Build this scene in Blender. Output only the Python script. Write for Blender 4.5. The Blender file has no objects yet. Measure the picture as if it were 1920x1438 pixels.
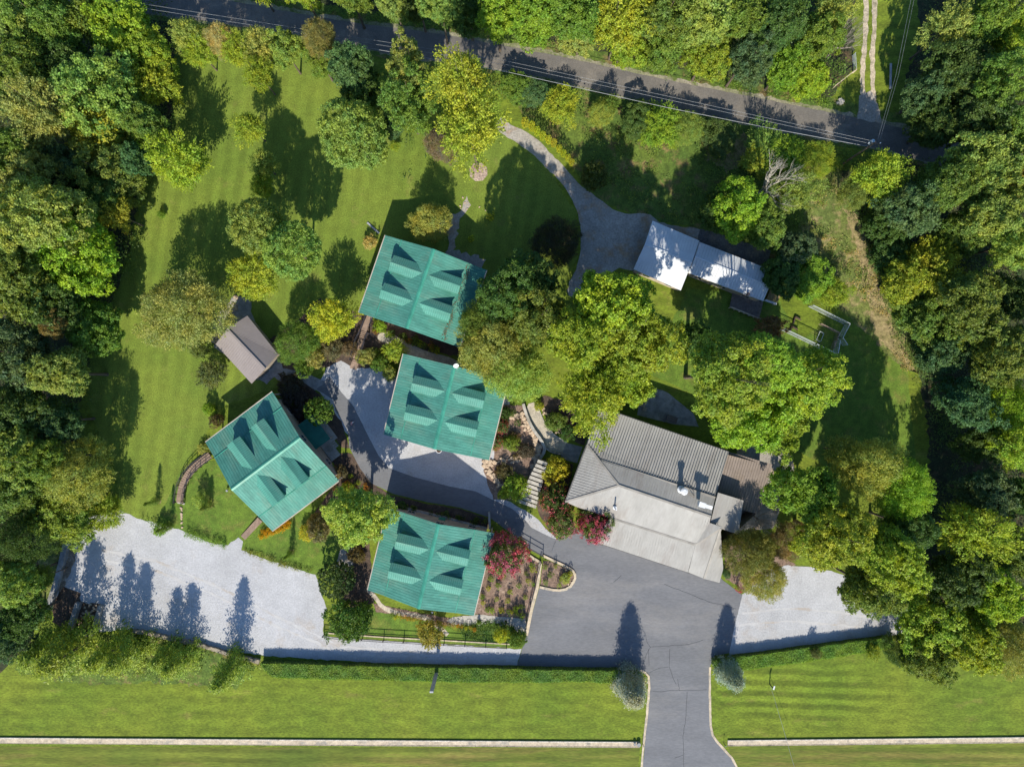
import bpy, math, random
import numpy as np
from mathutils import Vector, Matrix
from mathutils.geometry import tessellate_polygon
C = bpy.context.scene.collection
# ---------------------------------------------------------------- camera, sky, sun, exposure
S = 0.08            # metres on the ground per pixel of the 1920 px wide photograph
HC = 107.0          # drone height
cd = bpy.data.cameras.new('camera'); cam = bpy.data.objects.new('camera', cd); C.objects.link(cam)
cam.location = (0, 0, HC); cam.rotation_euler = (0, 0, 0)
cd.sensor_width = 36; cd.lens = 36*HC/(1920*S); cd.clip_start = 1; cd.clip_end = 3000
bpy.context.scene.camera = cam
SUN_EL = 38.0
w = bpy.data.worlds.new('World'); bpy.context.scene.world = w; w.use_nodes = True
nt = w.node_tree; bg = nt.nodes['Background']
sky = nt.nodes.new('ShaderNodeTexSky'); sky.sky_type = 'NISHITA'; sky.sun_disc = False
sky.sun_elevation = math.radians(SUN_EL); sky.sun_rotation = math.radians(180); sky.air_density = 1.0; sky.ozone_density = 2.0
tint = nt.nodes.new('ShaderNodeMix'); tint.data_type = 'RGBA'; tint.blend_type = 'MULTIPLY'; tint.inputs[0].default_value = 1; tint.inputs[7].default_value = (.74, .98, 1.22, 1)
nt.links.new(sky.outputs[0], tint.inputs[6]); nt.links.new(tint.outputs[2], bg.inputs[0]); bg.inputs[1].default_value = 0.10
sl = bpy.data.lights.new('sun', 'SUN'); sun = bpy.data.objects.new('sun', sl); C.objects.link(sun)
sl.energy = 4.6; sl.angle = math.radians(0.5); sl.color = (1, 0.93, 0.80)
sd = Vector((0.05*math.cos(math.radians(SUN_EL)), math.cos(math.radians(SUN_EL)), -math.sin(math.radians(SUN_EL))))
sun.rotation_euler = sd.to_track_quat('-Z', 'Y').to_euler(); sun.location = (0, -60, 60)
vs = bpy.context.scene.view_settings
vs.view_transform = 'Standard'; vs.look = 'None'; vs.gamma = 1.0; vs.exposure = 0.66
bpy.context.scene.cycles.max_bounces = 5; bpy.context.scene.cycles.diffuse_bounces = 3
bpy.context.scene.cycles.transmission_bounces = 4; bpy.context.scene.cycles.glossy_bounces = 2

def P(px, py, h=0.0):
    k = S*(HC-h)/HC
    return Vector(((px-960)*k, (719-py)*k, h))

# ---------------------------------------------------------------- tagging
def tag(o, label=None, cat=None, group=None, kind=None):
    if label: o['label'] = label
    if cat: o['category'] = cat
    if group: o['group'] = group
    if kind: o['kind'] = kind
    return o
def empty(name, loc=(0,0,0), rz=0.0):
    o = bpy.data.objects.new(name, None); C.objects.link(o); o.location = loc; o.rotation_euler = (0,0,rz)
    o.empty_display_size = 0.3
    return o
def link(name, me, mat, parent=None):
    o = bpy.data.objects.new(name, me); C.objects.link(o)
    if mat is not None and not me.materials: me.materials.append(mat)
    if parent is not None: o.parent = parent
    return o
class MB:
    """collects shapes into one mesh"""
    def __init__(s): s.v = []; s.f = []; s.seam = []
    def poly(s, pts):
        n = len(s.v); s.v += [tuple(p) for p in pts]; s.f.append(tuple(range(n, n+len(pts))))
    def box(s, cx, cy, cz, sx, sy, sz, rz=0.0):
        n = len(s.v); c, q = math.cos(rz), math.sin(rz)
        for dz in (-.5, .5):
            for dx, dy in ((-.5,-.5),(.5,-.5),(.5,.5),(-.5,.5)):
                x, y = dx*sx, dy*sy
                s.v.append((cx+x*c-y*q, cy+x*q+y*c, cz+dz*sz))
        s.f += [(n+3,n+2,n+1,n),(n+4,n+5,n+6,n+7),(n,n+1,n+5,n+4),(n+1,n+2,n+6,n+5),(n+2,n+3,n+7,n+6),(n+3,n,n+4,n+7)]
    def bar(s, a, b, w, h):
        """a box beam from a to b"""
        a = Vector(a); b = Vector(b); d = b-a
        if d.length < 1e-6: return
        d.normalize(); u = d.cross(Vector((0,0,1)))
        if u.length < 1e-3: u = Vector((1,0,0))
        u.normalize(); v = u.cross(d); n = len(s.v)
        for p in (a, b):
            for x, y in ((-.5,-.5),(.5,-.5),(.5,.5),(-.5,.5)): s.v.append(tuple(p+u*x*w+v*y*h))
        s.f += [(n+3,n+2,n+1,n),(n+4,n+5,n+6,n+7),(n,n+1,n+5,n+4),(n+1,n+2,n+6,n+5),(n+2,n+3,n+7,n+6),(n+3,n,n+4,n+7)]
    def tube(s, pts, rad, seg=6, cap=True):
        pts = [Vector(p) for p in pts]; n0 = len(s.v); m = len(pts)
        if not hasattr(rad, '__len__'): rad = [rad]*m
        for i, p in enumerate(pts):
            d = (pts[min(i+1,m-1)]-pts[max(i-1,0)]).normalized()
            u = d.cross(Vector((0.3,0.2,1)) if abs(d.z) < .95 else Vector((1,0,0))).normalized(); v = d.cross(u)
            for k in range(seg):
                a = 2*math.pi*k/seg; s.v.append(tuple(p+(u*math.cos(a)+v*math.sin(a))*rad[i]))
        for i in range(m-1):
            for k in range(seg):
                a = n0+i*seg+k; b = n0+i*seg+(k+1)%seg
                s.f.append((a, b, b+seg, a+seg))
        if cap:
            s.f.append(tuple(n0+k for k in range(seg))[::-1]); s.f.append(tuple(n0+(m-1)*seg+k for k in range(seg)))
    def prism(s, pts, z0, z1):
        """closed prism over a 2-D outline"""
        n = len(s.v); m = len(pts)
        if sum(pts[i][0]*pts[(i+1)%m][1]-pts[(i+1)%m][0]*pts[i][1] for i in range(m)) < 0: pts = pts[::-1]
        for z in (z0, z1): s.v += [(p[0], p[1], z) for p in pts]
        for t in tessellate_polygon([[Vector((p[0], p[1], 0)) for p in pts]]):
            s.f.append(tuple(n+m+i for i in t)); s.f.append(tuple(n+i for i in t[::-1]))
        for i in range(m): j = (i+1) % m; s.f.append((n+i, n+j, n+m+j, n+m+i))
    def mesh(s, name, smooth=False):
        me = bpy.data.meshes.new(name); me.from_pydata(s.v, [], s.f)
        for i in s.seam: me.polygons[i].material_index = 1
        me.validate(); me.update()
        if smooth: me.shade_smooth()
        return me
    def build(s, name, mat, parent=None, smooth=False):
        o = link(name, s.mesh(name, smooth), mat, parent)
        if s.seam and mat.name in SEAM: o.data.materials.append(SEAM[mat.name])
        return o
SEAM = {}

# ---------------------------------------------------------------- materials
def _n(nt, t, **kw):
    n = nt.nodes.new(t)
    for k, v in kw.items(): setattr(n, k, v)
    return n
def _mix(nt, a, b, f, mode='MIX'):
    m = _n(nt, 'ShaderNodeMix', data_type='RGBA', blend_type=mode)
    for i, x in ((0, f), (6, a), (7, b)):
        if isinstance(x, bpy.types.NodeSocket): nt.links.new(x, m.inputs[i])
        else: m.inputs[i].default_value = x if i == 0 else (*x[:3], 1)
    return m.outputs[2]
def _noise(nt, co, scale, detail=3, rough=.55, lo=.35, hi=.65):
    n = _n(nt, 'ShaderNodeTexNoise'); n.inputs['Scale'].default_value = scale
    n.inputs['Detail'].default_value = detail; n.inputs['Roughness'].default_value = rough
    nt.links.new(co, n.inputs['Vector'])
    r = _n(nt, 'ShaderNodeMapRange'); r.inputs[1].default_value = lo; r.inputs[2].default_value = hi
    nt.links.new(n.outputs[0], r.inputs[0]); return r.outputs[0]
def M(name, c1, c2=None, c3=None, big=.12, mid=.7, fine=5.0, fv=.35, mv=.2, rough=.9, stripe=None, stretch=None, bump=0, spec=.3, patch=(.52,.64)):
    """surface with large patches c1-c2, spots of c3, mid and fine grain; stripe=(angle,width,strength)"""
    m = bpy.data.materials.new(name); m.use_nodes = True; nt = m.node_tree
    b = nt.nodes['Principled BSDF']; b.inputs['Roughness'].default_value = rough; b.inputs['Specular IOR Level'].default_value = spec
    tc = _n(nt, 'ShaderNodeTexCoord'); co = tc.outputs['Object']
    if stretch:
        mp = _n(nt, 'ShaderNodeMapping'); mp.vector_type = 'TEXTURE'; mp.inputs['Rotation'].default_value = (0,0,stretch[0]); mp.inputs['Scale'].default_value = (1/stretch[1], 1, 1)
        nt.links.new(co, mp.inputs[0]); co2 = mp.outputs[0]
    else: co2 = co
    col = _mix(nt, c1, c2 or c1, _noise(nt, co, big, 4, .6))
    if c3: col = _mix(nt, col, c3, _noise(nt, co2, mid*.35, 6, .7, patch[0], patch[1]))
    def gray(val, amt):
        r = _n(nt, 'ShaderNodeMapRange'); r.inputs[3].default_value = 1-amt; r.inputs[4].default_value = 1+amt
        nt.links.new(val, r.inputs[0])
        cmb = _n(nt, 'ShaderNodeCombineColor')
        for i in range(3): nt.links.new(r.outputs[0], cmb.inputs[i])
        return cmb.outputs[0]
    col = _mix(nt, col, gray(_noise(nt, co2, mid, 5, .6), mv), 1.0, 'MULTIPLY')
    fn = _noise(nt, co2, fine, 2, .7, .3, .7)
    col = _mix(nt, col, gray(fn, fv), 1.0, 'MULTIPLY')
    if stripe:
        ang, wd, st = stripe[:3]
        mp = _n(nt, 'ShaderNodeMapping'); mp.inputs['Rotation'].default_value = (0,0,-ang)
        wob = _noise(nt, co, .12, 2, .5, 0, 1)
        nt.links.new(co, mp.inputs[0]); sp = _n(nt, 'ShaderNodeSeparateXYZ'); nt.links.new(mp.outputs[0], sp.inputs[0])
        a1 = _n(nt, 'ShaderNodeMath', operation='MULTIPLY_ADD'); nt.links.new(wob, a1.inputs[0]); a1.inputs[1].default_value = wd*1.2; nt.links.new(sp.outputs[0], a1.inputs[2])
        ms = _n(nt, 'ShaderNodeMath', operation='MULTIPLY'); nt.links.new(a1.outputs[0], ms.inputs[0]); ms.inputs[1].default_value = math.pi/wd
        sn = _n(nt, 'ShaderNodeMath', operation='SINE'); nt.links.new(ms.outputs[0], sn.inputs[0])
        r = _n(nt, 'ShaderNodeMapRange'); r.inputs[1].default_value = -.6; r.inputs[2].default_value = .6; nt.links.new(sn.outputs[0], r.inputs[0])
        fac = _noise(nt, co, .06, 2, .5, .3, .6)
        if len(stripe) > 3:      # mown stripes that fade out towards the rim of the patch
            cx, cy, rx, ry = stripe[3]; m2 = _n(nt, 'ShaderNodeMapping'); m2.vector_type = 'TEXTURE'
            m2.inputs['Location'].default_value = (cx, cy, 0); m2.inputs['Scale'].default_value = (rx, ry, 1); nt.links.new(co, m2.inputs[0])
            ln = _n(nt, 'ShaderNodeVectorMath', operation='LENGTH'); nt.links.new(m2.outputs[0], ln.inputs[0])
            r2 = _n(nt, 'ShaderNodeMapRange'); r2.inputs[1].default_value = 1.0; r2.inputs[2].default_value = .55; nt.links.new(ln.outputs['Value'], r2.inputs[0]); fac = r2.outputs[0]
        col = _mix(nt, col, gray(r.outputs[0], st), fac, 'MULTIPLY')
    nt.links.new(col, b.inputs['Base Color'])
    if bump:
        bp = _n(nt, 'ShaderNodeBump'); bp.inputs['Strength'].default_value = bump; bp.inputs['Distance'].default_value = .05
        nt.links.new(fn, bp.inputs['Height']); nt.links.new(bp.outputs[0], b.inputs['Normal'])
    return m
def leafmat(name, var=.48, trans=.42, spec=.35, hue=.35):
    """leaf surface: colour of the plant (object colour) varied leaf by leaf"""
    m = bpy.data.materials.new(name); m.use_nodes = True; nt = m.node_tree
    b = nt.nodes['Principled BSDF']; b.inputs['Roughness'].default_value = .55; b.inputs['Specular IOR Level'].default_value = spec
    oi = _n(nt, 'ShaderNodeObjectInfo'); g = _n(nt, 'ShaderNodeNewGeometry'); tc = _n(nt, 'ShaderNodeTexCoord')
    yel = _mix(nt, oi.outputs['Color'], (1.30, 1.10, .75), 1.0, 'MULTIPLY'); blu = _mix(nt, oi.outputs['Color'], (.80, .95, 1.0), 1.0, 'MULTIPLY')
    nz = _noise(nt, tc.outputs['Object'], .45, 3, .6)
    col = _mix(nt, blu, yel, nz)
    r = _n(nt, 'ShaderNodeMapRange'); r.inputs[3].default_value = 1-var; r.inputs[4].default_value = 1+var
    nt.links.new(g.outputs['Random Per Island'], r.inputs[0])
    cmb = _n(nt, 'ShaderNodeCombineColor')
    for i in range(3): nt.links.new(r.outputs[0], cmb.inputs[i])
    col = _mix(nt, col, cmb.outputs[0], 1.0, 'MULTIPLY')
    tr = _n(nt, 'ShaderNodeBsdfTranslucent'); nt.links.new(col, b.inputs['Base Color']); nt.links.new(_mix(nt, col, (1.3,1.25,.6), 1.0, 'MULTIPLY'), tr.inputs[0])
    mx = _n(nt, 'ShaderNodeMixShader'); mx.inputs[0].default_value = trans
    nt.links.new(b.outputs[0], mx.inputs[1]); nt.links.new(tr.outputs[0], mx.inputs[2])
    nt.links.new(mx.outputs[0], nt.nodes['Material Output'].inputs[0])
    return m
LEAF = leafmat('leaf'); PETAL = leafmat('petal', .3, .2)
BARK = M('bark', (.10,.075,.055), (.15,.12,.09), fine=8, rough=.95)
PALEBARK = M('pale_bark', (.45,.42,.36), (.30,.27,.22), fine=6)
GRASS = M('field_grass', (.140,.175,.015), (.100,.148,.012), (.19,.17,.04), big=.08, mid=1.0, fine=5.5, fv=.36, mv=.22, stripe=(math.radians(90), 1.1, .09), stretch=(0,.4), patch=(.58,.78))
GRASSB = M('field_grass_south', (.125,.145,.018), (.085,.118,.014), (.19,.145,.04), patch=(.48,.68), big=.1, mid=.8, fine=7, fv=.3, stripe=(math.radians(90), .75, .16), stretch=(0,.12))
LAWN = M('mown_lawn', (.148,.192,.024), (.110,.162,.020), (.19,.185,.045), big=.10, mid=.8, fine=5.5, fv=.34, mv=.13, stripe=(math.radians(-9), 1.1, .10), patch=(.58,.8))
LAWN2 = M('clipped_lawn', (.105,.165,.018), (.080,.140,.016), (.14,.16,.03), big=.16, mid=.9, fine=5.5, fv=.34, mv=.22)
LAWN3 = M('striped_lawn', (.140,.175,.015), (.100,.148,.012), (.19,.17,.04), big=.08, mid=1.0, fine=5.5, fv=.36, mv=.22, stripe=(math.radians(88), .85, .24, (42.5,-46.5,19,5.6)), stretch=(0,.4), patch=(.58,.78))
ROUGH = M('rough_grass', (.10,.14,.020), (.065,.11,.018), (.17,.12,.05), big=.16, mid=1.1, fine=4, fv=.4, mv=.3)
DRYG = M('dry_grass', (.13,.15,.035), (.095,.13,.03), (.27,.21,.10), big=.2, mid=1.3, fine=4, fv=.35, mv=.3, patch=(.5,.62))
STRAW = M('straw', (.30,.23,.12), (.20,.17,.07), (.12,.12,.03), big=.5, mid=1.5, fine=5, fv=.3, mv=.3)
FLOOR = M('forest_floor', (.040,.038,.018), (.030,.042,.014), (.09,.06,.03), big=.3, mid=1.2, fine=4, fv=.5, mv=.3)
GRAVEL = M('white_gravel', (.41,.41,.42), (.36,.36,.365), (.34,.29,.24), big=.10, mid=.5, fine=4.2, fv=.15, mv=.07, patch=(.56,.78), bump=.3)
GRAVELD = M('drive_gravel', (.34,.31,.27), (.28,.26,.23), (.33,.22,.13), big=.15, mid=.8, fine=3.4, fv=.25, mv=.12, patch=(.52,.66))
DIRT = M('dirt_track', (.46,.38,.27), (.40,.34,.25), (.24,.21,.13), big=.3, mid=1.3, fine=3.5, fv=.3)
ASPH = M('sealed_asphalt', (.150,.152,.160), (.135,.138,.147), (.200,.192,.185), big=.09, mid=.35, fine=5, fv=.12, mv=.10, rough=.8, patch=(.50,.72), stretch=(0,.3))
ROADM = M('old_asphalt', (.150,.135,.117), (.118,.11,.10), (.18,.16,.135), big=.15, mid=.8, fine=5, fv=.16, mv=.10, rough=.85)
DARKPAD = M('dark_pad', (.14,.13,.12), (.10,.10,.10), (.2,.16,.12), mid=.9, fine=4)
CRACK = M('crack_filler', (.045,.047,.055), rough=.6, fine=9)
CONC = M('concrete', (.42,.39,.34), (.34,.32,.28), (.26,.24,.20), big=.4, mid=1.4, fine=6, fv=.12)
CONCG = M('grey_concrete', (.27,.27,.26), (.22,.22,.22), (.16,.155,.15), big=.4, mid=1.4, fine=6, fv=.12)
TANC = M('tan_concrete', (.50,.42,.30), (.44,.36,.26), (.30,.27,.22), big=.3, mid=1.5, fine=5, fv=.16)
PATHM = M('pebble_path', (.44,.38,.29), (.38,.34,.27), (.30,.27,.22), big=.5, mid=1.6, fine=5, fv=.2)
MULCH = M('mulch', (.20,.135,.10), (.15,.10,.075), (.28,.20,.15), big=.4, mid=1.5, fine=4.5, fv=.45)
MULCHD = M('dark_mulch', (.085,.055,.04), (.06,.045,.035), (.13,.09,.06), big=.5, mid=1.6, fine=5, fv=.4)
STONE = M('sandstone', (.50,.38,.26), (.40,.31,.23), (.28,.22,.17), big=.8, mid=2, fine=6, fv=.25)
WALLST = M('wall_stone', (.30,.25,.18), (.22,.19,.15), (.13,.11,.09), big=.8, mid=1.6, fine=5, fv=.3)
DECK = M('deck_boards', (.27,.19,.14), (.23,.165,.125), big=.4, mid=2, fine=6, fv=.12)
DECKD = M('weathered_deck', (.16,.135,.12), (.12,.10,.095), (.2,.16,.13), big=.4, mid=2, fine=6, fv=.15)
RAILM = M('dark_railing', (.035,.032,.04), rough=.5, fine=6, fv=.1)
STEEL = M('galvanised_steel', (.42,.46,.46), rough=.4, fine=6, fv=.08, spec=.6)
GREYM = M('grey_metal', (.30,.31,.34), rough=.5, fine=6, fv=.06, spec=.5)
WHITEM = M('white_metal', (.62,.63,.64), rough=.4, fine=6, fv=.04)
GREENR = M('green_metal_roof', (.060,.214,.165), (.074,.228,.180), (.125,.23,.175), big=.25, mid=1.0, fine=4, fv=.06, mv=.16, rough=.6, spec=.22, patch=(.48,.7), stretch=(0,.16))
TAUPER = M('taupe_metal_roof', (.285,.275,.255), (.265,.255,.235), (.225,.205,.185), big=.25, mid=.9, fine=4, fv=.05, mv=.09, rough=.6, spec=.22, stretch=(math.radians(-110),.18))
BROWNR = M('brown_metal_roof', (.24,.195,.165), (.22,.18,.155), (.2,.16,.13), big=.25, mid=.9, fine=4, fv=.06, mv=.08, rough=.5)
SHEDR = M('shed_metal_roof', (.235,.205,.195), (.22,.19,.18), big=.25, mid=.9, fine=4, fv=.04, mv=.05, rough=.6, spec=.25)
WHITER = M('pale_metal_roof', (.58,.60,.61), (.52,.54,.56), big=.25, mid=.9, fine=4, fv=.04, mv=.06, rough=.55, spec=.3)
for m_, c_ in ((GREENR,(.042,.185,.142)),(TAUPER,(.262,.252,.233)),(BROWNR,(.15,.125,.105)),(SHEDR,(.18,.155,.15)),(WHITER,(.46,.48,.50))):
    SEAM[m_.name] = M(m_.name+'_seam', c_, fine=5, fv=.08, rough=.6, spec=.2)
CREAM = M('tan_siding', (.36,.30,.23), (.32,.27,.21), fine=5, fv=.08)
WOODW = M('log_wall', (.20,.13,.08), (.17,.11,.07), fine=5, fv=.12)
TRIM = M('tan_trim', (.42,.36,.30), fine=5, fv=.05)
GREENT = M('green_trim', (.05,.245,.175), fine=5, fv=.05, rough=.4)
GLASS = bpy.data.materials.new('window_glass'); GLASS.use_nodes = True
_b = GLASS.node_tree.nodes['Principled BSDF']; _b.inputs['Base Color'].default_value = (.03,.04,.05,1); _b.inputs['Roughness'].default_value = .08
WIREM = M('wire', (.24,.25,.26), rough=.5, fine=5, fv=.03)
POLEW = M('pole_wood', (.16,.12,.09), fine=6)

# ---------------------------------------------------------------- ground sheets
rnd = random.Random(7)
def smooth(pts, it=2, closed=True):
    for _ in range(it):
        out = []; n = len(pts)
        for i in range(n if closed else n-1):
            a, b = pts[i], pts[(i+1) % n]
            out += [(a[0]*.75+b[0]*.25, a[1]*.75+b[1]*.25), (a[0]*.25+b[0]*.75, a[1]*.25+b[1]*.75)]
        pts = ([pts[0]]+out+[pts[-1]]) if not closed else out
    return pts
def rough(pts, amp=1.5, step=7, closed=True):
    out = []; n = len(pts)
    for i in range(n if closed else n-1):
        a, b = pts[i], pts[(i+1) % n]; L = math.hypot(b[0]-a[0], b[1]-a[1]); k = max(1, int(L/step))
        for j in range(k):
            t = j/k; out.append((a[0]+(b[0]-a[0])*t+rnd.uniform(-amp, amp), a[1]+(b[1]-a[1])*t+rnd.uniform(-amp, amp)))
    return out
SHN = [0]
def sheet(name, pts, mat, level, kind='structure', label=None, cat=None, amp=0, sm=0, group=None, parent=None):
    if sm: pts = smooth(pts, sm)
    if amp: pts = rough(pts, amp)
    SHN[0] += 1; z = .004*level+.0005*(SHN[0] % 7); m = MB(); vv = [P(x, y) for x, y in pts]
    m.v = [(v.x, v.y, z) for v in vv]
    for t in tessellate_polygon([vv]):
        a, b, c = [vv[i] for i in t]
        if (b-a).cross(c-a).z < 0: t = t[::-1]
        m.f.append(tuple(t))
    o = m.build(name, mat, parent); tag(o, label, cat, group, kind); return o
def strip(line, w):
    """outline of a band of width w (px) along a polyline of (x,y) or (x,y,width)"""
    L, R = [], []; n = len(line)
    for i, p in enumerate(line):
        a = line[max(i-1,0)]; b = line[min(i+1,n-1)]; dx, dy = b[0]-a[0], b[1]-a[1]; l = math.hypot(dx, dy) or 1
        hw = (p[2] if len(p) > 2 else w)/2
        L.append((p[0]-dy/l*hw, p[1]+dx/l*hw)); R.append((p[0]+dy/l*hw, p[1]-dx/l*hw))
    return L+R[::-1]
# ---------------------------------------------------------------- the setting: ground, road, drives, paths
g = MB(); g.poly([(-1200,-1200,0),(1200,-1200,0),(1200,1200,0),(-1200,1200,0)]); tag(g.build('ground', GRASS), kind='structure')
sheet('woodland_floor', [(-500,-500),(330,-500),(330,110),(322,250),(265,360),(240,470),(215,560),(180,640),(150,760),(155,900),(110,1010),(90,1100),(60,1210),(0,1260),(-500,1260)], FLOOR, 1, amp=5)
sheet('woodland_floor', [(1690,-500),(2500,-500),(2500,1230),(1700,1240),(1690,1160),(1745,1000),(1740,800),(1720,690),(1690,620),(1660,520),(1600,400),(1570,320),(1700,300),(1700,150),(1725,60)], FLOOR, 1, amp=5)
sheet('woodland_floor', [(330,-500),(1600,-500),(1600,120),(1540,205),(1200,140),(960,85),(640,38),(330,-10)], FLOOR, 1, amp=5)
sheet('lawn', [(325,110),(640,110),(760,250),(940,240),(1000,270),(1080,400),(1085,480),(1040,560),(900,600),(720,620),(600,700),(420,760),(350,870),(345,960),(300,985),(230,965),(215,880),(165,760),(170,640),(210,570),(245,470),(270,360),(322,250)], LAWN, 2, amp=2)
sheet('lawn', [(345,870),(430,860),(650,960),(660,1100),(590,1080),(460,1030),(420,1026),(345,1000),(290,985)], LAWN2, 3, amp=1.5)
sheet('lawn', [(1215,700),(1290,540),(1460,560),(1500,640),(1600,560),(1700,680),(1720,900),(1600,900),(1300,740)], LAWN2, 2, amp=2)
sheet('lawn', [(1338,1248),(1395,1252),(1520,1236),(1665,1212),(1740,1215),(1760,1350),(1560,1370),(1400,1360),(1345,1320)], LAWN3, 2, amp=4, sm=1)
sheet('grass_verge', [(-400,1398),(1200,1402),(1190,1500),(-400,1500)], GRASSB, 2)
sheet('grass_verge', [(1362,1390),(2300,1385),(2300,1500),(1400,1500)], GRASSB, 2)
sheet('rough_meadow', [(950,150),(1170,185),(1480,255),(1560,300),(1600,400),(1580,520),(1480,560),(1430,470),(1310,430),(1180,400),(1110,370),(1060,290),(980,220)], ROUGH, 3, amp=3)
sheet('dry_meadow', [(1530,300),(1575,320),(1605,410),(1640,480),(1665,560),(1700,640),(1722,700),(1690,690),(1620,620),(1560,570),(1500,440)], DRYG, 4, amp=3)
sheet('dry_grass_strip', [(1575,375),(1588,370),(1622,440),(1640,480),(1650,545),(1668,600),(1720,700),(1690,680),(1640,625),(1630,580),(1600,440)], STRAW, 5, amp=3)
sheet('rough_bank', [(60,1200),(180,1190),(260,1185),(400,1220),(480,1245),(440,1290),(300,1280),(120,1280),(30,1260)], ROUGH, 3, amp=5)
sheet('weed_patch', [(95,985),(135,980),(128,1010),(92,1140),(80,1130),(70,1010)], DRYG, 4, amp=3)
# country road with its gravel shoulder
road_up = [(-200,-115),(250,-28),(433,2),(480,11),(649,42),(823,63),(980,93),(1061,108),(1214,143),(1450,190),(1557,211),(1652,231),(1813,270),(2100,330)]
road_lo = [(2100,400),(1900,345),(1737,304),(1631,275),(1450,243),(1135,174),(980,135),(744,106),(638,79),(480,53),(264,24),(-200,-50)]
sheet('road_verge', [(x,y-26) for x,y in road_up]+[(x,y+10) for x,y in road_lo], ROUGH, 3, amp=2)
sheet('road_shoulder', [(x,y-7) for x,y in road_up]+[(x,y+3) for x,y in road_lo], M('shoulder_gravel', (.30,.26,.20), (.16,.17,.08), (.1,.13,.03), mid=1.2, fine=4, fv=.3), 4, amp=2.5)
sheet('road', smooth(road_up, 1, False)+smooth(road_lo, 1, False), ROADM, 5, amp=.7)
# track joining the road at the top right
sheet('dirt_track', strip([(1624,-60),(1624,0),(1623,60),(1619,110),(1617,150),(1618,185),(1620,205)], 9), DIRT, 4, amp=1.5)
sheet('dirt_track', strip([(1640,-60),(1640,0),(1639,60),(1635,100),(1636,150),(1638,190),(1640,205)], 9), DIRT, 4, amp=1.5)
sheet('dirt_track', [(1610,180),(1632,170),(1645,195),(1655,233),(1607,223),(1610,200)], GRAVELD, 6, amp=1.5)
# gravel drive from the top, beside the arborvitae row
sheet('gravel_drive', [(930,225),(942,219),(962,238),(984,246),(1008,262),(1030,285),(1052,308),(1068,325),(1090,350),(1120,370),(1160,402),(1205,400),(1225,405),(1240,420),(1320,430),(1440,470),(1440,500),(1300,520),(1190,510),(1150,500),(1100,560),(1070,560),(1062,540),(1086,495),(1090,450),(1087,410),(1078,385),(1060,350),(1030,320),(1000,290),(960,262),(932,246)], GRAVELD, 4, amp=1.3, sm=1)
sheet('asphalt_pad', [(1312,428),(1445,470),(1440,505),(1305,470)], DARKPAD, 5, amp=1)
# gravel areas
sheet('gravel_lot', [(146,979),(175,965),(200,962),(227,957),(257,971),(303,984),(342,994),(396,1019),(427,1022),(447,1008),(456,1014),(453,1031),(508,1052),(555,1065),(592,1078),(602,1110),(613,1142),(606,1165),(606,1190),(640,1196),(820,1207),(978,1217),(968,1252),(820,1248),(600,1236),(490,1228),(400,1214),(300,1190),(253,1178),(185,1184),(94,1143),(134,1000)], GRAVEL, 4, amp=1.2)
sheet('gravel_lot', [(1446,1058),(1514,1062),(1558,1070),(1700,1120),(1712,1184),(1632,1200),(1520,1215),(1367,1232),(1367,1219),(1381,1156),(1392,1115)], GRAVEL, 4, amp=1)
sheet('gravel_yard', [(520,690),(560,700),(600,715),(612,690),(640,676),(662,690),(700,690),(738,700),(760,740),(960,740),(930,870),(925,900),(945,935),(990,960),(1010,975),(1045,1012),(1050,995),(1080,1005),(1075,1030),(985,1000),(920,960),(720,900),(640,800),(600,735),(560,716)], GRAVEL, 4, amp=1)
TRK = M('worn_gravel', (.45,.445,.44), (.40,.39,.385), (.36,.32,.28), big=.2, mid=.9, fine=5, fv=.07, mv=.05)
for off in (-9, 9):
    sheet('wheel_track', strip([(970,1236+off*.4),(800,1229+off*.5),(640,1218+off*.7),(520,1165+off),(400,1105+off),(290,1060+off),(190,1040+off)], 4.5), TRK, 5, amp=1.6)
sheet('wheel_track', strip([(1392,1150),(1480,1140),(1580,1148),(1690,1168)], 4), TRK, 5, amp=1.4); sheet('wheel_track', strip([(1386,1172),(1480,1164),(1580,1172),(1690,1184)], 4), TRK, 5, amp=1.4)
# sealed asphalt lot and drive
lot = [(1205,1438),(1203,1500),(1400,1500),(1380,1438),(1371,1418),(1345,1390),(1335,1375),(1331,1340),(1331,1250),(1340,1228),(1367,1224),(1378,1170),(1392,1115),(1356,1088),(1300,1030),(1060,990),(1045,1012),(1020,1001),(996,989),(986,976),(960,953),(921,935),(892,921),(840,911),(773,893),(729,877),(711,856),(693,822),(663,762),(640,735),(618,706),(592,729),(625,749),(629,770),(652,805),(655,838),(675,878),(695,905),(736,925),(801,941),(861,951),(918,970),(945,990),(970,1007),(994,1031),(1028,1047),(1065,1063),(1079,1073),(1078,1087),(1065,1104),(1044,1108),(1011,1102),(988,1187),(978,1219),(968,1253),(1199,1257),(1208,1259),(1218,1272),(1214,1340)]
drv = sheet('driveway', lot, ASPH, 6, amp=.25)
for cr in ([(1210,1187),(1214,1205),(1219,1213),(1290,1207),(1310,1202),(1318,1199)], [(1219,1213),(1211,1228),(1208,1240)], [(1216,1216),(1217,1247)], [(1256,1216),(1255,1240),(1254,1249),(1262,1270),(1268,1283)], [(1254,1249),(1230,1254),(1218,1260)], [(1220,1294),(1240,1296),(1255,1293),(1270,1294),(1325,1292)], [(1273,1291),(1274,1294)], [(1288,1296),(1286,1340),(1281,1380),(1282,1438)], [(1281,1415),(1265,1420)], [(1246,1095),(1290,1112),(1330,1128),(1380,1141)], [(1150,1091),(1165,1078)], [(1034,1033),(1042,1014)], [(1270,1272),(1274,1291)]):
    sheet('crack', strip(rough(cr, .7, 8, False)+[cr[-1]], .8), CRACK, 7, kind=None, parent=drv)
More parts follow.
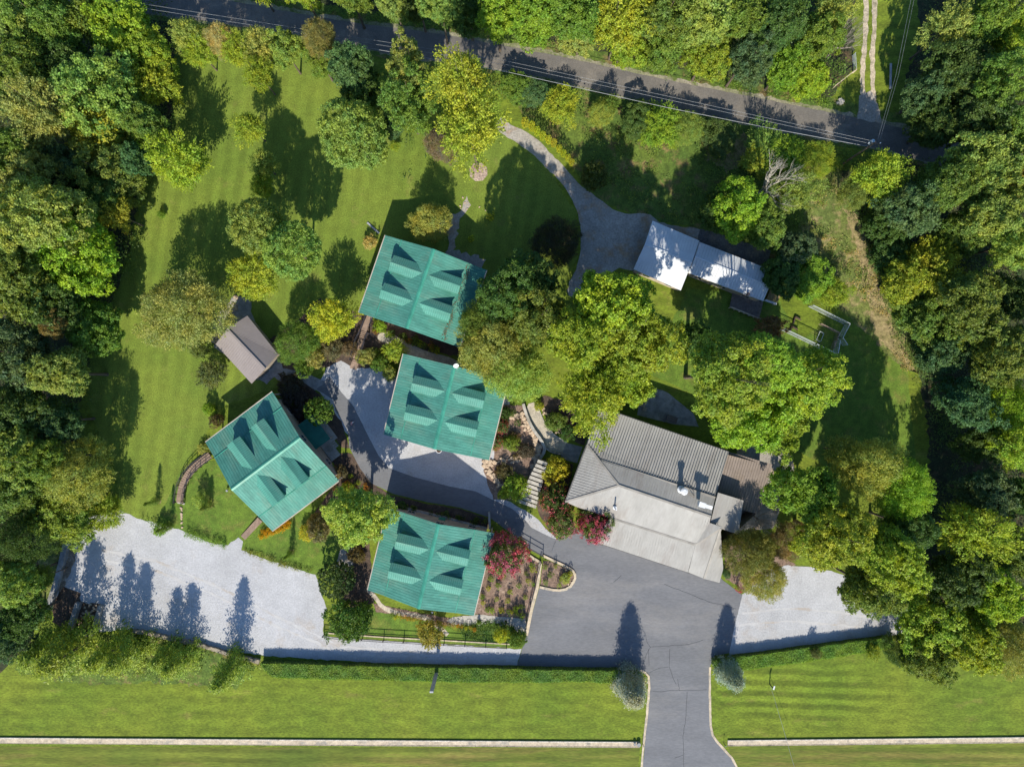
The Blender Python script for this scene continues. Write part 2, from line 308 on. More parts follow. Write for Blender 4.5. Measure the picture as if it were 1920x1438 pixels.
sheet('curb', strip([(1199,1257),(1208,1259),(1216,1268),(1217,1290),(1213,1340),(1206,1400),(1203,1440)], 4), TANC, 8, amp=.5)
sheet('curb', strip([(1331,1250),(1331,1300),(1332,1360),(1336,1378),(1346,1392),(1372,1420),(1384,1442)], 4), TANC, 8, amp=.5)
# courtyard paving, paths
sheet('footpath', [(985,758),(1008,752),(1012,768),(1025,800),(1044,818),(1064,828),(1060,850),(1040,853),(1021,838),(1014,824),(993,792)], PATHM, 6, amp=.4, sm=1)
sheet('footpath', [(1062,830),(1092,838),(1082,868),(1050,860)], CONCG, 7)
sheet('footpath', [(708,626),(730,622),(760,640),(790,655),(812,662),(840,668),(880,690),(868,700),(820,690),(790,684),(770,668),(735,648),(708,638)], PATHM, 6, amp=.5, sm=1)
sheet('patio', [(1210,722),(1250,735),(1300,775),(1310,800),(1260,795),(1195,778),(1200,740)], CONCG, 5, amp=.5)
sheet('patio', [(1380,820),(1480,840),(1490,880),(1450,990),(1385,1000),(1385,900)], GRAVELD, 5, amp=1)
sheet('shed_pad', [(435,557),(455,556),(472,566),(470,585),(482,610),(520,660),(530,690),(500,720),(470,700),(400,650),(408,620),(425,580)], CONCG, 5, amp=.8)
sheet('rock_border', [(395,605),(440,556),(455,558),(430,590),(412,625),(405,650),(395,640)], GRAVELD, 6, amp=1.5)
sheet('footpath', [(500,690),(530,690),(575,700),(612,716),(590,732),(555,722),(520,712)], CONCG, 6, amp=.6)
sheet('garden_bed', [(520,700),(560,708),(600,740),(640,790),(655,840),(640,838),(610,800),(560,760)], MULCHD, 7, amp=1)
sheet('garden_bed', [(600,850),(660,850),(695,905),(730,925),(700,960),(690,1030),(660,1060),(640,1000),(590,960),(620,920),(640,890)], MULCHD, 5, amp=1.5)
sheet('garden_bed', [(600,560),(680,590),(700,600),(880,640),(880,670),(720,650),(700,690),(735,700),(735,760),(700,695),(610,690),(560,700),(510,690),(500,640),(560,600)], MULCHD, 3, amp=2)
sheet('garden_bed', [(940,760),(985,760),(1000,800),(1022,840),(1008,870),(975,940),(925,935),(905,880),(925,860)], MULCH, 6, amp=1.5)
sheet('garden_bed', [(1010,760),(1030,790),(1060,820),(1095,835),(1110,790),(1080,760),(1020,740)], MULCHD, 6, amp=1.5)
sheet('garden_bed', [(1020,860),(1075,870),(1060,950),(1085,1000),(1040,1005),(1008,960),(1004,940)], MULCHD, 6, amp=1.5)
sheet('garden_bed', [(720,935),(735,928),(800,944),(862,954),(917,973),(915,992),(720,965)], MULCHD, 5, amp=1)
sheet('garden_bed', [(915,995),(968,1012),(1012,1055),(1008,1100),(985,1165),(960,1160),(890,1150)], MULCH, 5, amp=1)
sheet('garden_bed', [(1018,1052),(1030,1052),(1064,1066),(1076,1076),(1075,1086),(1063,1101),(1044,1105),(1013,1098)], MULCH, 7, amp=.6)
sheet('garden_bed', [(700,1130),(790,1150),(860,1160),(850,1175),(740,1150),(705,1148)], MULCH, 5, amp=1)
sheet('lawn', [(700,1140),(745,1152),(790,1160),(840,1175),(860,1185),(960,1180),(980,1215),(820,1205),(610,1190),(640,1140)], LAWN2, 4, amp=1)
sheet('footpath', [(838,1163),(850,1156),(900,1152),(985,1160),(988,1185),(975,1190),(960,1172),(905,1165),(880,1172),(850,1170)], CONC, 7, amp=.6)
sheet('footpath', strip(smooth([(690,1105),(705,1120),(715,1138),(745,1150),(790,1155),(812,1165),(840,1190)], 1, False), 8), PATHM, 6, amp=.8)
sheet('garden_bed', [(1380,1010),(1500,1060),(1450,1062),(1400,1110),(1360,1085),(1358,1030)], MULCH, 5, amp=2)
sheet('gravel_path', [(806,430),(860,395),(875,370),(880,385),(862,420),(850,470),(910,485),(905,505),(835,490),(840,440)], GRAVELD, 3, amp=4)
sheet('gravel_path', [(640,1030),(660,1010),(672,1040),(655,1075),(628,1060)], GRAVELD, 6, amp=2)
sheet('garden_bed', [(640,1060),(690,1000),(700,1100),(700,1130),(660,1140),(640,1120)], MULCHD, 5, amp=2)
tree_ring = sheet('mulch_ring', [(897+18*math.cos(a*.7854+.3), 323+18*math.sin(a*.7854+.3)) for a in range(8)], M('chip_mulch', (.42,.33,.26), (.30,.22,.17), (.2,.14,.1), mid=2, fine=4, fv=.45), 5)
for x, y, r in ((297,939,6),(548,1035,5),(395,948,4)):
    sheet('mulch_ring', [(x+r*math.cos(a*.6), y+r*math.sin(a*.6)) for a in range(10)], STRAW, 5, amp=.5)
# stone dust bank west of the east wood, bare patch
sheet('dry_grass_strip', [(1395,250),(1440,270),(1430,300),(1360,320),(1330,300)], STRAW, 4, amp=8)
# ---------------------------------------------------------------- roofs
def panel(mb, pts, ribdir=None, sp=.38, th=.12, rw=.08, rh=.016, off=.2):
    """a roof plane (slab) with standing ribs running along ribdir"""
    pts = [Vector(p) for p in pts]
    n = Vector((0,0,0))
    for i in range(len(pts)): n += (pts[i]-pts[0]).cross(pts[(i+1)%len(pts)]-pts[0])
    n.normalize()
    if n.z < 0: pts = pts[::-1]; n = -n
    k = len(mb.v); m = len(pts)
    mb.v += [tuple(p) for p in pts]+[tuple(p-n*th) for p in pts]
    for t in tessellate_polygon([pts]):
        a, b, c = [pts[i] for i in t]
        if (b-a).cross(c-a).dot(n) < 0: t = t[::-1]
        mb.f.append(tuple(k+i for i in t)); mb.f.append(tuple(k+m+i for i in t[::-1]))
    for i in range(m): j = (i+1)%m; mb.f.append((k+i, k+m+i, k+m+j, k+j))
    if ribdir is None: return
    u = Vector(ribdir); u = (u-n*u.dot(n)).normalized(); v = n.cross(u); o = pts[0]
    q = [((p-o).dot(u), (p-o).dot(v)) for p in pts]
    lo = min(b for a, b in q); hi = max(b for a, b in q); x = lo+off*sp+.02
    while x < hi:
        cr = []
        for i in range(m):
            (a0,b0),(a1,b1) = q[i], q[(i+1)%m]
            if (b0-x)*(b1-x) < 0: cr.append(a0+(a1-a0)*(x-b0)/(b1-b0))
        cr.sort()
        for a0, a1 in zip(cr[::2], cr[1::2]):
            if a1-a0 < .1: continue
            e0 = o+u*(a0+.02)+v*x; e1 = o+u*(a1-.02)+v*x; kk = len(mb.v)
            for e in (e0, e1):
                for s_, h_ in ((-.5,-.01),(-.2,rh),(.2,rh),(.5,-.01)): mb.v.append(tuple(e+v*s_*rw+n*h_))
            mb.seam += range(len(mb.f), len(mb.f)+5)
            mb.f += [(kk,kk+1,kk+5,kk+4),(kk+1,kk+2,kk+6,kk+5),(kk+2,kk+3,kk+7,kk+6),(kk+3,kk+2,kk+1,kk),(kk+4,kk+5,kk+6,kk+7)]
        x += sp
def fix(mb):
    me = mb
    return me
def window(parent, x, y, z, wd, ht, rz, name='window', trim=None):
    """window on a wall: frame proud of the wall, pane behind"""
    e = MB(); 
    for dx, dz, sx, sz in ((0,ht/2,wd+.16,.1),(0,-ht/2,wd+.16,.1),(-wd/2,0,.1,ht-.1),(wd/2,0,.1,ht-.1),(0,0,.05,ht-.1)):
        e.box(dx, 0, dz, sx, .10, sz)
    o = e.build(name, trim or TRIM, parent); o.location = (x, y, z); o.rotation_euler = (0,0,rz)
    p = MB(); p.box(0, 0, 0, wd-.1, .04, ht-.1); p.build('pane', GLASS, o)
    return o
def door(parent, x, y, z, rz, mat):
    e = MB(); e.box(0,0,0,1.0,.12,2.1); e.box(0,-.08,.3,.6,.05,.9); o = e.build('door', mat, parent); o.location = (x,y,z); o.rotation_euler = (0,0,rz)
    h = MB(); h.box(.38,-.1,-.05,.06,.08,.16); h.build('handle', STEEL, o); return o

def cabin(cx, cy, ang, L, W, label, sides, porch=False, dish=False):
    """green roofed cabin: ridge along local y, two dormers on each slope, shallow porch roofs beyond the break"""
    c = P(cx, cy, 4.9); root = empty('cabin', (c.x, c.y, 0), ang); tag(root, label, 'cabin', 'green roofed cabins round the courtyard')
    hw, hl = W/2, L/2; bx = hw*.655; zr, zb, ze = 7.7, 5.75, 4.95
    r = MB()
    for s in (-1, 1):
        panel(r, [(0,-hl,zr),(s*bx,-hl,zb),(s*bx,hl,zb),(0,hl,zr)], (1,0,-.35*s), off=.5)
        panel(r, [(s*bx,-hl,zb-.05),(s*hw,-hl,ze),(s*hw,hl,ze),(s*bx,hl,zb-.05)], (1,0,-.3*s), off=.5)
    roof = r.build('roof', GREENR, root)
    c_ = MB(); c_.poly([(-.26,-hl,zr-.04),(0,-hl,zr+.09),(0,hl,zr+.09),(-.26,hl,zr-.04)]); c_.poly([(0,-hl,zr+.09),(.26,-hl,zr-.04),(.26,hl,zr-.04),(0,hl,zr+.09)])
    for s in (-1, 1): c_.bar((s*(bx+.02),-hl,zb+.03),(s*(bx+.02),hl,zb+.03),.12,.05)
    c_.build('ridge_cap', GREENT, roof)
    f = MB()
    for s in (-1, 1):
        f = MB(); f.bar((s*(hw+.06),-hl,ze-.07),(s*(hw+.06),hl,ze-.07),.12,.16); f.build('gutter', TRIM, root)
    pass
    wl = MB(); wx, wy = hw-1.0, hl-.55
    zat = lambda x: (zr-(zr-zb)*abs(x)/bx if abs(x) < bx else zb-(zb-ze)*(abs(x)-bx)/(hw-bx))-.2
    xs = [-wx,-bx,0,bx,wx]
    for s in (-1, 1):
        wl.poly([(x, s*wy, 0) for x in xs][::s]+[(x, s*wy, zat(x)) for x in xs[::-1]][::s] if s > 0 else [(x, s*wy, 0) for x in xs]+[(x, s*wy, zat(x)) for x in xs[::-1]])
        wl.poly([(s*wx,-wy,0),(s*wx,wy,0),(s*wx,wy,zat(wx)),(s*wx,-wy,zat(wx))])
    wall = wl.build('wall', CREAM, root)
    for s in (-1, 1):
        for x in (-4.6, -1.9, 1.9, 4.6):
            if abs(x) > 4 or s*sides > 0: window(root, x, s*(wy+.05), 1.7, 1.1, 1.3, 0)
        window(root, 0, s*(wy+.05), 4.6, 1.2, 1.1, 0)
        for y in (-3.4, 0, 3.4): window(root, s*(wx+.05), y, 1.7, 1.1, 1.3, math.pi/2)
    door(root, 0, -sides*(wy+.07), 1.06, 0 if sides > 0 else math.pi, GREENT)
    for s in (-1, 1):
        for yy in (.175*L+.15, -.175*L+.15):
            d = MB(); dx0 = 1.05; dxf = bx+.12; zt = 7.52; hwd = 1.14; zd = zt-.47; xe = bx*(zr-zd)/(zr-zb)
            panel(d, [(s*(bx*(zr-zt)/(zr-zb)),yy,zt),(s*dxf,yy,zt),(s*dxf,yy+hwd,zd),(s*xe,yy+hwd,zd)], (0,1,-.4), sp=.30, th=.07, off=.5)
            panel(d, [(s*(bx*(zr-zt)/(zr-zb)),yy,zt),(s*dxf,yy,zt),(s*dxf,yy-hwd,zd),(s*xe,yy-hwd,zd)], (0,-1,-.4), sp=.30, th=.07, off=.5)
            w_ = MB(); ww = hwd-.15; xf = bx-.15; zf = zr-(zr-zb)*xf/bx
            w_.poly([(s*xf,yy-ww,zf-.1),(s*xf,yy+ww,zf-.1),(s*xf,yy+ww,zd+.02),(s*xf,yy,zt-.1),(s*xf,yy-ww,zd+.02)])
            for q in (-1, 1): w_.poly([(s*xf,yy+q*ww,zf-.1),(s*xf,yy+q*ww,zd+.02),(s*(xe-.1),yy+q*ww,zd+.02)])
            do = w_.build('dormer', GREENT, root)
            d.build('dormer_roof', GREENR, do)
            window(root, s*(xf+.05), yy, 6.35, .9, .75, math.pi/2, 'dormer_window')
    for s in (-1, 1):
        for yy in (-hl+.3, 0, hl-.3):
            p = MB(); p.box(s*(hw-.25), yy, ze/2-.05, .16, .16, ze-.1); p.build('post', TRIM, root)
    if porch:
        p = MB(); panel(p, [(-2.2,wy,3.0),(2.2,wy,3.0),(2.2,wy+2.6,2.7),(-2.2,wy+2.6,2.7)], None, th=.1); p.build('porch_roof', M('dark_green_roof', (.015,.12,.085), rough=.5, fine=5, fv=.06), root)
        q = MB(); q.box(0, wy+1.5, .12, 5, 2.8, .24); q.box(3.6, wy+.9, .1, 2.4, 1.6, .2); q.build('porch_slab', CONC, root)
        st = MB()
        for i in range(3): st.box(2.7+.35*i, wy+1.6, .2-.06*i, .3, 1.4, .06)
        st.build('step', CONC, root)
        for x in (-2, 2): z = MB(); z.box(x, wy+2.4, 1.4, .14, .14, 2.6); z.build('post', TRIM, root)
    return root
def cangle(rv): return math.atan2(rv[1], rv[0])  # helper
def ridge_ang(dx, dy):
    """rotation that turns local -y onto the photographed ridge direction (pixels, y down)"""
    return math.atan2(-dx*-1, dy) if False else math.atan2(dx, dy)
SC = S*(HC-4.9)/HC
cabA = cabin(792.5, 546.5, ridge_ang(-49.9,145), 153.3*SC, 200.5*SC, 'green roofed cabin furthest from the entrance with its east eave in tree shade', -1)
cabB = cabin(836.5, 763, ridge_ang(-36.9,151.3), 155.7*SC, 203*SC, 'green roofed cabin on the gravel courtyard with a white dish at its ridge end', -1)
cabC = cabin(510.7, 865, ridge_ang(-125.5,94.5), 157*SC, 208*SC, 'green roofed cabin turned diagonally with a small dark green porch roof', -1, porch=True)
cabD = cabin(807.5, 1052.5, ridge_ang(-37,154.4), 158.8*SC, 204.5*SC, 'green roofed cabin beside the pink crape myrtle and the asphalt lot', -1)

def house_walls(parent, outline, mat, inset=.5):
    """walls dropped from the roof edge (px,py,h) to the ground, set in under the eaves"""
    pts = [P(*p) for p in outline]; cx = sum(p.x for p in pts)/len(pts); cy = sum(p.y for p in pts)/len(pts)
    q = []
    for p in pts:
        d = Vector((cx-p.x, cy-p.y, 0)); d.normalize(); q.append((p.x+d.x*inset, p.y+d.y*inset, p.z-.18))
    m = MB()
    for i in range(len(q)):
        a, b = q[i], q[(i+1) % len(q)]
        m.poly([(a[0],a[1],0),(b[0],b[1],0),b,a])
    m.build('wall', mat, parent)
    return q
def walls_windows(parent, q, every=3.2, z=1.6):
    for i in range(len(q)):
        a, b = Vector(q[i]), Vector(q[(i+1) % len(q)]); d = b-a; d.z = 0; L = d.length
        if L < 3: continue
        d.normalize(); nrm = Vector((d.y, -d.x, 0)); k = int(L/every)
        for j in range(k):
            p = a+d*(L*(j+.5)/k)+nrm*.04
            window(parent, p.x, p.y, z, 1.1, 1.2, math.atan2(d.y, d.x))
# main lodge
GUT = M('grey_gutter', (.10,.095,.09), rough=.5, fine=5)
def pts3(l): return [P(*p) for p in l]
lodge = empty('lodge', (0,0,0)); lc = P(1230, 920, 0); lodge.location = (lc.x, lc.y, 0)
def lp(l): return [P(*p)-Vector((lc.x, lc.y, 0)) for p in l]
def dirv(a, b): return (lp([b])[0]-lp([a])[0])
tag(lodge, 'large taupe metal roofed lodge with a round white chimney vent facing the asphalt lot', 'lodge')
r = MB(); down = dirv((1160,910,7.4),(1130,990,5))
NW = (1100.6,833.6,5.4); HWc = (1059.6,940.6,5.0); AP = (1160,910.2,6.6); RE = (1333,968.3,6.6)
panel(r, lp([NW,(1124,763,5.2),(1366,847,5.2),(1341,932.7,5.75),(1125.7,862.7,5.75)]), dirv((1366,847,4.6),(1341,932.7,5.75)))
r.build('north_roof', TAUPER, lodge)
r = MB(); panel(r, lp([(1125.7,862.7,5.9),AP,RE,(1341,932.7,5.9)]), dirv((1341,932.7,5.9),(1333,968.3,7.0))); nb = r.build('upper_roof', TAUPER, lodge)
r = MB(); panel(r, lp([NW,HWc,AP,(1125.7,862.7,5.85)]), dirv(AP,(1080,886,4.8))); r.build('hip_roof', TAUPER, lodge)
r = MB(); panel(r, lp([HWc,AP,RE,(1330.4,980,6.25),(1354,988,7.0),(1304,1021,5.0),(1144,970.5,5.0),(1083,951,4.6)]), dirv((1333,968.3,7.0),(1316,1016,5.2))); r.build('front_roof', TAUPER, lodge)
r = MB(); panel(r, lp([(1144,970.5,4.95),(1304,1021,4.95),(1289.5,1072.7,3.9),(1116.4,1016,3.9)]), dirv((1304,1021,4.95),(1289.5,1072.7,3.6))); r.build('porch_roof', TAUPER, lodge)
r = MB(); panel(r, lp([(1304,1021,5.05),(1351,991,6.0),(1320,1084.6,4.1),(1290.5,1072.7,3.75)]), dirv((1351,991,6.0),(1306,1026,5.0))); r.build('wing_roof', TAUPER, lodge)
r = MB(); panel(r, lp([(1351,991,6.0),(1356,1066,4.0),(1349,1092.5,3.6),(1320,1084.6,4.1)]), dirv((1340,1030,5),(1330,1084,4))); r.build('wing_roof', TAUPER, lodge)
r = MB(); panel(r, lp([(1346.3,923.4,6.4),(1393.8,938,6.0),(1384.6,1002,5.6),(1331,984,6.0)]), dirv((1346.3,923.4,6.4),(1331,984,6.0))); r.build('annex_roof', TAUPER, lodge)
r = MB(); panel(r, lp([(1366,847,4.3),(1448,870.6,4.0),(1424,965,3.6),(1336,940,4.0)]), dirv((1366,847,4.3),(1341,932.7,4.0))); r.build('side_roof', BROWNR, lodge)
m = MB(); 
for a, b in ((NW,AP),(HWc,AP),(AP,RE),((1304,1021,5.0),(1351,991,6.0)),((1125.7,862.7,5.75),(1341,932.7,5.9)),((1351,991,6.0),(1320,1084.6,4.1)),((1144,970.5,5.0),(1304,1021,5.0))):
    a, b = lp([a,b]); m.bar(a+Vector((0,0,.05)), b+Vector((0,0,.05)), .28, .06)
m.build('ridge_cap', M('ridge_cap_metal', (.26,.24,.21), rough=.5, fine=5, fv=.05), nb)
for a, b in (((1124,763,5.1),(1366,847,5.1)),((1116.4,1016,3.5),(1289.5,1072.7,3.5)),(NW,HWc),((1289.5,1072.7,3.6),(1349,1092.5,3.5))):
    a, b = lp([a,b]); m = MB(); m.bar(a, b, .16, .14); m.build('gutter', GUT, lodge)
q = house_walls(lodge, [NW,(1124,763,5.1),(1366,847,5.0),(1448,870.6,4.0),(1424,965,3.6),(1384.6,1002,4.6),(1353,1066,3.9),(1347,1090,3.6),(1289.5,1072.7,3.6),(1116.4,1016,3.6),(1083,951,4.5),HWc], CREAM)
wl = [o for o in lodge.children if o.name.startswith('wall')][0]; wl.location = (-lc.x, -lc.y, 0)
walls_windows(lodge, [(x-lc.x, y-lc.y, z) for x, y, z in q][::-1])
# chimney vent, kitchen exhaust and flue pipe on the lodge roof
ch = P(1279.5, 919, 7.0)-Vector((lc.x,lc.y,0)); m = MB(); m.tube([ch-Vector((0,0,1.2)), ch+Vector((0,0,1.1))], .34, 14); cho = m.build('chimney', WHITEM, lodge)
m = MB(); m.tube([ch+Vector((0,0,1.1)), ch+Vector((0,0,1.2)), ch+Vector((0,0,1.3))], [.5,.5,.3], 16); m.build('chimney_cap', WHITEM, cho); m = MB(); m.tube([ch-Vector((0,0,.75)), ch-Vector((0,0,.6))], [.55,.4], 14); m.build('flashing', WHITEM, cho)
vx = P(1321, 947.5, 8.3)-Vector((lc.x,lc.y,0)); va = math.atan2(-.31,1); m = MB()
m.box(vx.x-.35, vx.y+.1, vx.z, .95, .72, .5, va); m.box(vx.x+.5, vx.y-.17, vx.z-.02, 1.1, .5, .42, va); m.box(vx.x-.3, vx.y+.1, vx.z-.9, .5, .5, 1.5, va); m.build('exhaust_duct', WHITEM, lodge)
fl = P(1153.5, 953, 6.2)-Vector((lc.x,lc.y,0)); m = MB(); m.tube([fl-Vector((0,0,.6)), fl+Vector((0,0,1.1))], .10, 8); m.tube([fl-Vector((0,0,.45)), fl-Vector((0,0,.35))], .28, 10); m.build('flue_pipe', WHITEM, lodge)
m = MB(); m.bar(P(1285,921,6.9)-Vector((lc.x,lc.y,0)), P(1302,927,6.3)-Vector((lc.x,lc.y,0)), .05,.05); m.bar(P(1285,921,6.9)-Vector((lc.x,lc.y,0)), P(1301,933,6.3)-Vector((lc.x,lc.y,0)), .05,.05); m.bar(P(1301,933,6.3)-Vector((lc.x,lc.y,0)), P(1302,927,6.3)-Vector((lc.x,lc.y,0)), .05,.05); m.build('chimney_brace', POLEW, cho)

# pale metal roofed house in the trees
hs = empty('house', P(1310, 490, 0)); hl = hs.location.copy()
def hp(l): return [P(*p)-hl for p in l]
def roofpart(root, base, name, pts, a, b, mat, sp=.42):
    m = MB(); pp = [P(*p)-base for p in pts]; panel(m, pp, (P(*b)-P(*a)), sp=sp); return m.build(name, mat, root)
tag(hs, 'long house with pale metal roofs in two widths, dappled by tree shade', 'house')
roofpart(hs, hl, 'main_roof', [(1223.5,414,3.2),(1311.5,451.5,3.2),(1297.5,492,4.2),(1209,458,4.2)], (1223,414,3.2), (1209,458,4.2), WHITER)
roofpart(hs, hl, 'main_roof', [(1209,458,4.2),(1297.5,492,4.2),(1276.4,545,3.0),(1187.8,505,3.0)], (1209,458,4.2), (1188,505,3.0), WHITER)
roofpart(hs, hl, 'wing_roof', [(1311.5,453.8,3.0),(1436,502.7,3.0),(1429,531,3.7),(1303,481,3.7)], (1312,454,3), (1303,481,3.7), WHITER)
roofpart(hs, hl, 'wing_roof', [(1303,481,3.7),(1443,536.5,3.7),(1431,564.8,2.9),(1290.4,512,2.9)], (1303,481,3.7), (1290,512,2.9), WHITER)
m = MB(); a, b = hp([(1209,458,4.25),(1297.5,492,4.25)]); m.bar(a,b,.3,.06); a, b = hp([(1303,481,3.75),(1443,536.5,3.75)]); m.bar(a,b,.25,.05)
m.build('ridge_cap', WHITER, [o for o in hs.children if o.name.startswith('main_roof')][0])
q = house_walls(hs, [(1223.5,414,3.2),(1311.5,451.5,3.0),(1436,502.7,3.0),(1431,564.8,2.9),(1286,511,2.9),(1276.4,545,3.0),(1187.8,505,3.0)], CREAM, .4)
wl = [o for o in hs.children if o.name.startswith('wall')][0]; wl.location = (-hl.x, -hl.y, 0)
walls_windows(hs, [(x-hl.x, y-hl.y, z) for x, y, z in q][::-1])
m = MB(); v = hp([(1402.5,551.5,3.2)])[0]; m.box(v.x, v.y, v.z+.1, .35, .35, .6); m.build('roof_vent', RAILM, hs)
# deck south of the house
dk = empty('deck', P(1398, 572, 0)); tag(dk, 'weathered brown deck along the front of the long house', 'deck'); dl = dk.location.copy()
A, B_, Cc, D_ = [P(*p, .5)-dl for p in ((1374,546),(1431,567),(1423,599),(1368,577))]
m = MB(); k = 12
for i in range(k):
    t0, t1 = i/k, (i+.93)/k; m.poly([A.lerp(D_,t0), B_.lerp(Cc,t0), B_.lerp(Cc,t1), A.lerp(D_,t1)][::-1])
    for s0, s1 in ((0,1),):
        p0, p1 = A.lerp(D_,(t0+t1)/2), B_.lerp(Cc,(t0+t1)/2); m.bar(p0-Vector((0,0,.06)), p1-Vector((0,0,.06)), .17,.1)
m.build('deck_boards', DECKD, dk)
m = MB()
for i in range(7): p = D_.lerp(Cc, i/6); m.bar(p-Vector((0,0,.5)), p+Vector((0,0,.85)), .09,.09)
m.bar(D_+Vector((0,0,.85)), Cc+Vector((0,0,.85)), .10,.06); m.bar(D_+Vector((0,0,.4)), Cc+Vector((0,0,.4)), .06,.05); m.build('railing', TANC, dk)
st = empty('side_porch', P(1447, 556, 0)); tag(st, 'small tan porch with a white rail at the east end of the long house', 'porch'); sl_ = st.location.copy()
m = MB(); m.prism([( (P(*p)-sl_).x, (P(*p)-sl_).y) for p in ((1443,541),(1462,552),(1456,567),(1435,562))], 0, .6); m.build('porch_floor', STRAW, st)
m = MB(); a, b = P(1435,563,1.5)-sl_, P(1456,570,1.5)-sl_; m.bar(a,b,.3,.08); 
for p in (a, b): m.bar(Vector((p.x,p.y,0)), p, .09,.09)
m.build('railing', WHITEM, st)
# grey shed
sh = empty('shed', P(463, 655, 0)); tag(sh, 'small shed with a ribbed grey brown metal roof beside a concrete pad', 'shed'); s0 = sh.location.copy()
R0, R1 = (425.5,616.3,4.4), (496.8,691.7,4.4)
roofpart(sh, s0, 'roof', [R0,R1,(521,664,3.2),(463.8,592,3.2)], R0, (463.8,592,3.2), SHEDR, .36)
roofpart(sh, s0, 'roof', [R0,R1,(471.7,719.4,3.2),(404.3,645.4,3.2)], R0, (404.3,645.4,3.2), SHEDR, .36)
m = MB(); m.bar(P(*R0)-s0+Vector((0,0,.04)), P(*R1)-s0+Vector((0,0,.04)), .3,.05); m.build('ridge_cap', SHEDR, sh)
m = MB(); q = [P(*p)-s0 for p in ((463.8,592,3.2),(521,664,3.2),R1,(471.7,719.4,3.2),(404.3,645.4,3.2),R0)]
q = [Vector((p.x*.9, p.y*.9, p.z-.2)) for p in q]
for i in range(6): a, b = q[i], q[(i+1)%6]; m.poly([(a.x,a.y,0),(b.x,b.y,0),b,a])
m.build('wall', CREAM, sh)
e = (q[2]+q[3])/2; d2 = q[3]-q[2]; door(sh, e.x, e.y, 1.05, math.atan2(d2.y, d2.x), BROWNR)
# leaf litter along the east roof break of the far cabin is added with the plants
# satellite dish on cabin B ridge end, white lamp at the other gable
p = P(851, 686, 8.1); di = empty('satellite_dish', (p.x, p.y, 7.5)); tag(di, 'white satellite dish on the north end of the courtyard cabin roof', 'satellite dish')
m = MB(); k = 16; cen = Vector((.25,.1,.55)); ax = Vector((.35,-.75,.55)).normalized(); u = ax.cross(Vector((0,0,1))).normalized(); v = ax.cross(u)
for ring in range(3):
    a0, a1 = ring/3*.5, (ring+1)/3*.5
    for i in range(k):
        t0, t1 = 2*math.pi*i/k, 2*math.pi*(i+1)/k
        f_ = lambda rr, t: cen+u*rr*math.cos(t)*.8+v*rr*math.sin(t)+ax*rr*rr*.5
        m.poly([f_(a0,t0), f_(a1,t0), f_(a1,t1), f_(a0,t1)] if a0 else [f_(0,0), f_(a1,t0), f_(a1,t1)])
m.build('reflector', WHITEM, di); m = MB(); m.tube([(0,0,-.1),(.1,.05,.5),cen], .05, 6); m.build('mount', WHITEM, di); m = MB(); m.tube([cen-v*.45, cen+ax*.6], .03, 5); m.box(*(cen+ax*.6), .12,.12,.12); m.build('feed_arm', WHITEM, di)
p = P(823, 844, .3); pl = empty('planter', (p.x, p.y, 0)); tag(pl, 'round white rimmed planter against the south gable of the courtyard cabin', 'planter')
m = MB(); m.tube([(0,0,0),(0,0,.45),(0,0,.5)], [.34,.44,.44], 20); m.build('pot', WHITEM, pl); m = MB(); m.tube([(0,0,.5),(0,0,.52)], .36, 18); m.build('soil', MULCHD, pl)
# ---------------------------------------------------------------- plants
def leafmesh(name, cen, nrm, size, seed=0, asp=.6, mat=None, dirs=None):
    """one diamond leaf per centre"""
    rg = np.random.default_rng(seed); n = len(cen); nrm = nrm/np.linalg.norm(nrm, axis=1, keepdims=True)
    t = rg.normal(size=(n,3)) if dirs is None else dirs+rg.normal(size=(n,3))*.35
    t -= nrm*(t*nrm).sum(1, keepdims=True); t /= np.linalg.norm(t, axis=1, keepdims=True)+1e-9; b = np.cross(nrm, t)
    s = (size*rg.uniform(.6, 1.35, n))[:,None]
    q = np.stack([cen-t*s*.5, cen+b*s*asp*.5, cen+t*s*.5, cen-b*s*asp*.5], 1).reshape(-1, 3)
    me = bpy.data.meshes.new(name); me.vertices.add(4*n); me.vertices.foreach_set('co', q.astype(np.float32).ravel())
    me.loops.add(4*n); me.loops.foreach_set('vertex_index', np.arange(4*n, dtype=np.int32))
    me.polygons.add(n); me.polygons.foreach_set('loop_start', np.arange(0, 4*n, 4, dtype=np.int32))
    try: me.polygons.foreach_set('loop_total', np.full(n, 4, dtype=np.int32))
    except Exception: pass
    me.update(calc_edges=True)
    if mat: me.materials.append(mat)
    return me
def unit(rg, n):
    d = rg.normal(size=(n,3)); return d/np.linalg.norm(d, axis=1, keepdims=True)
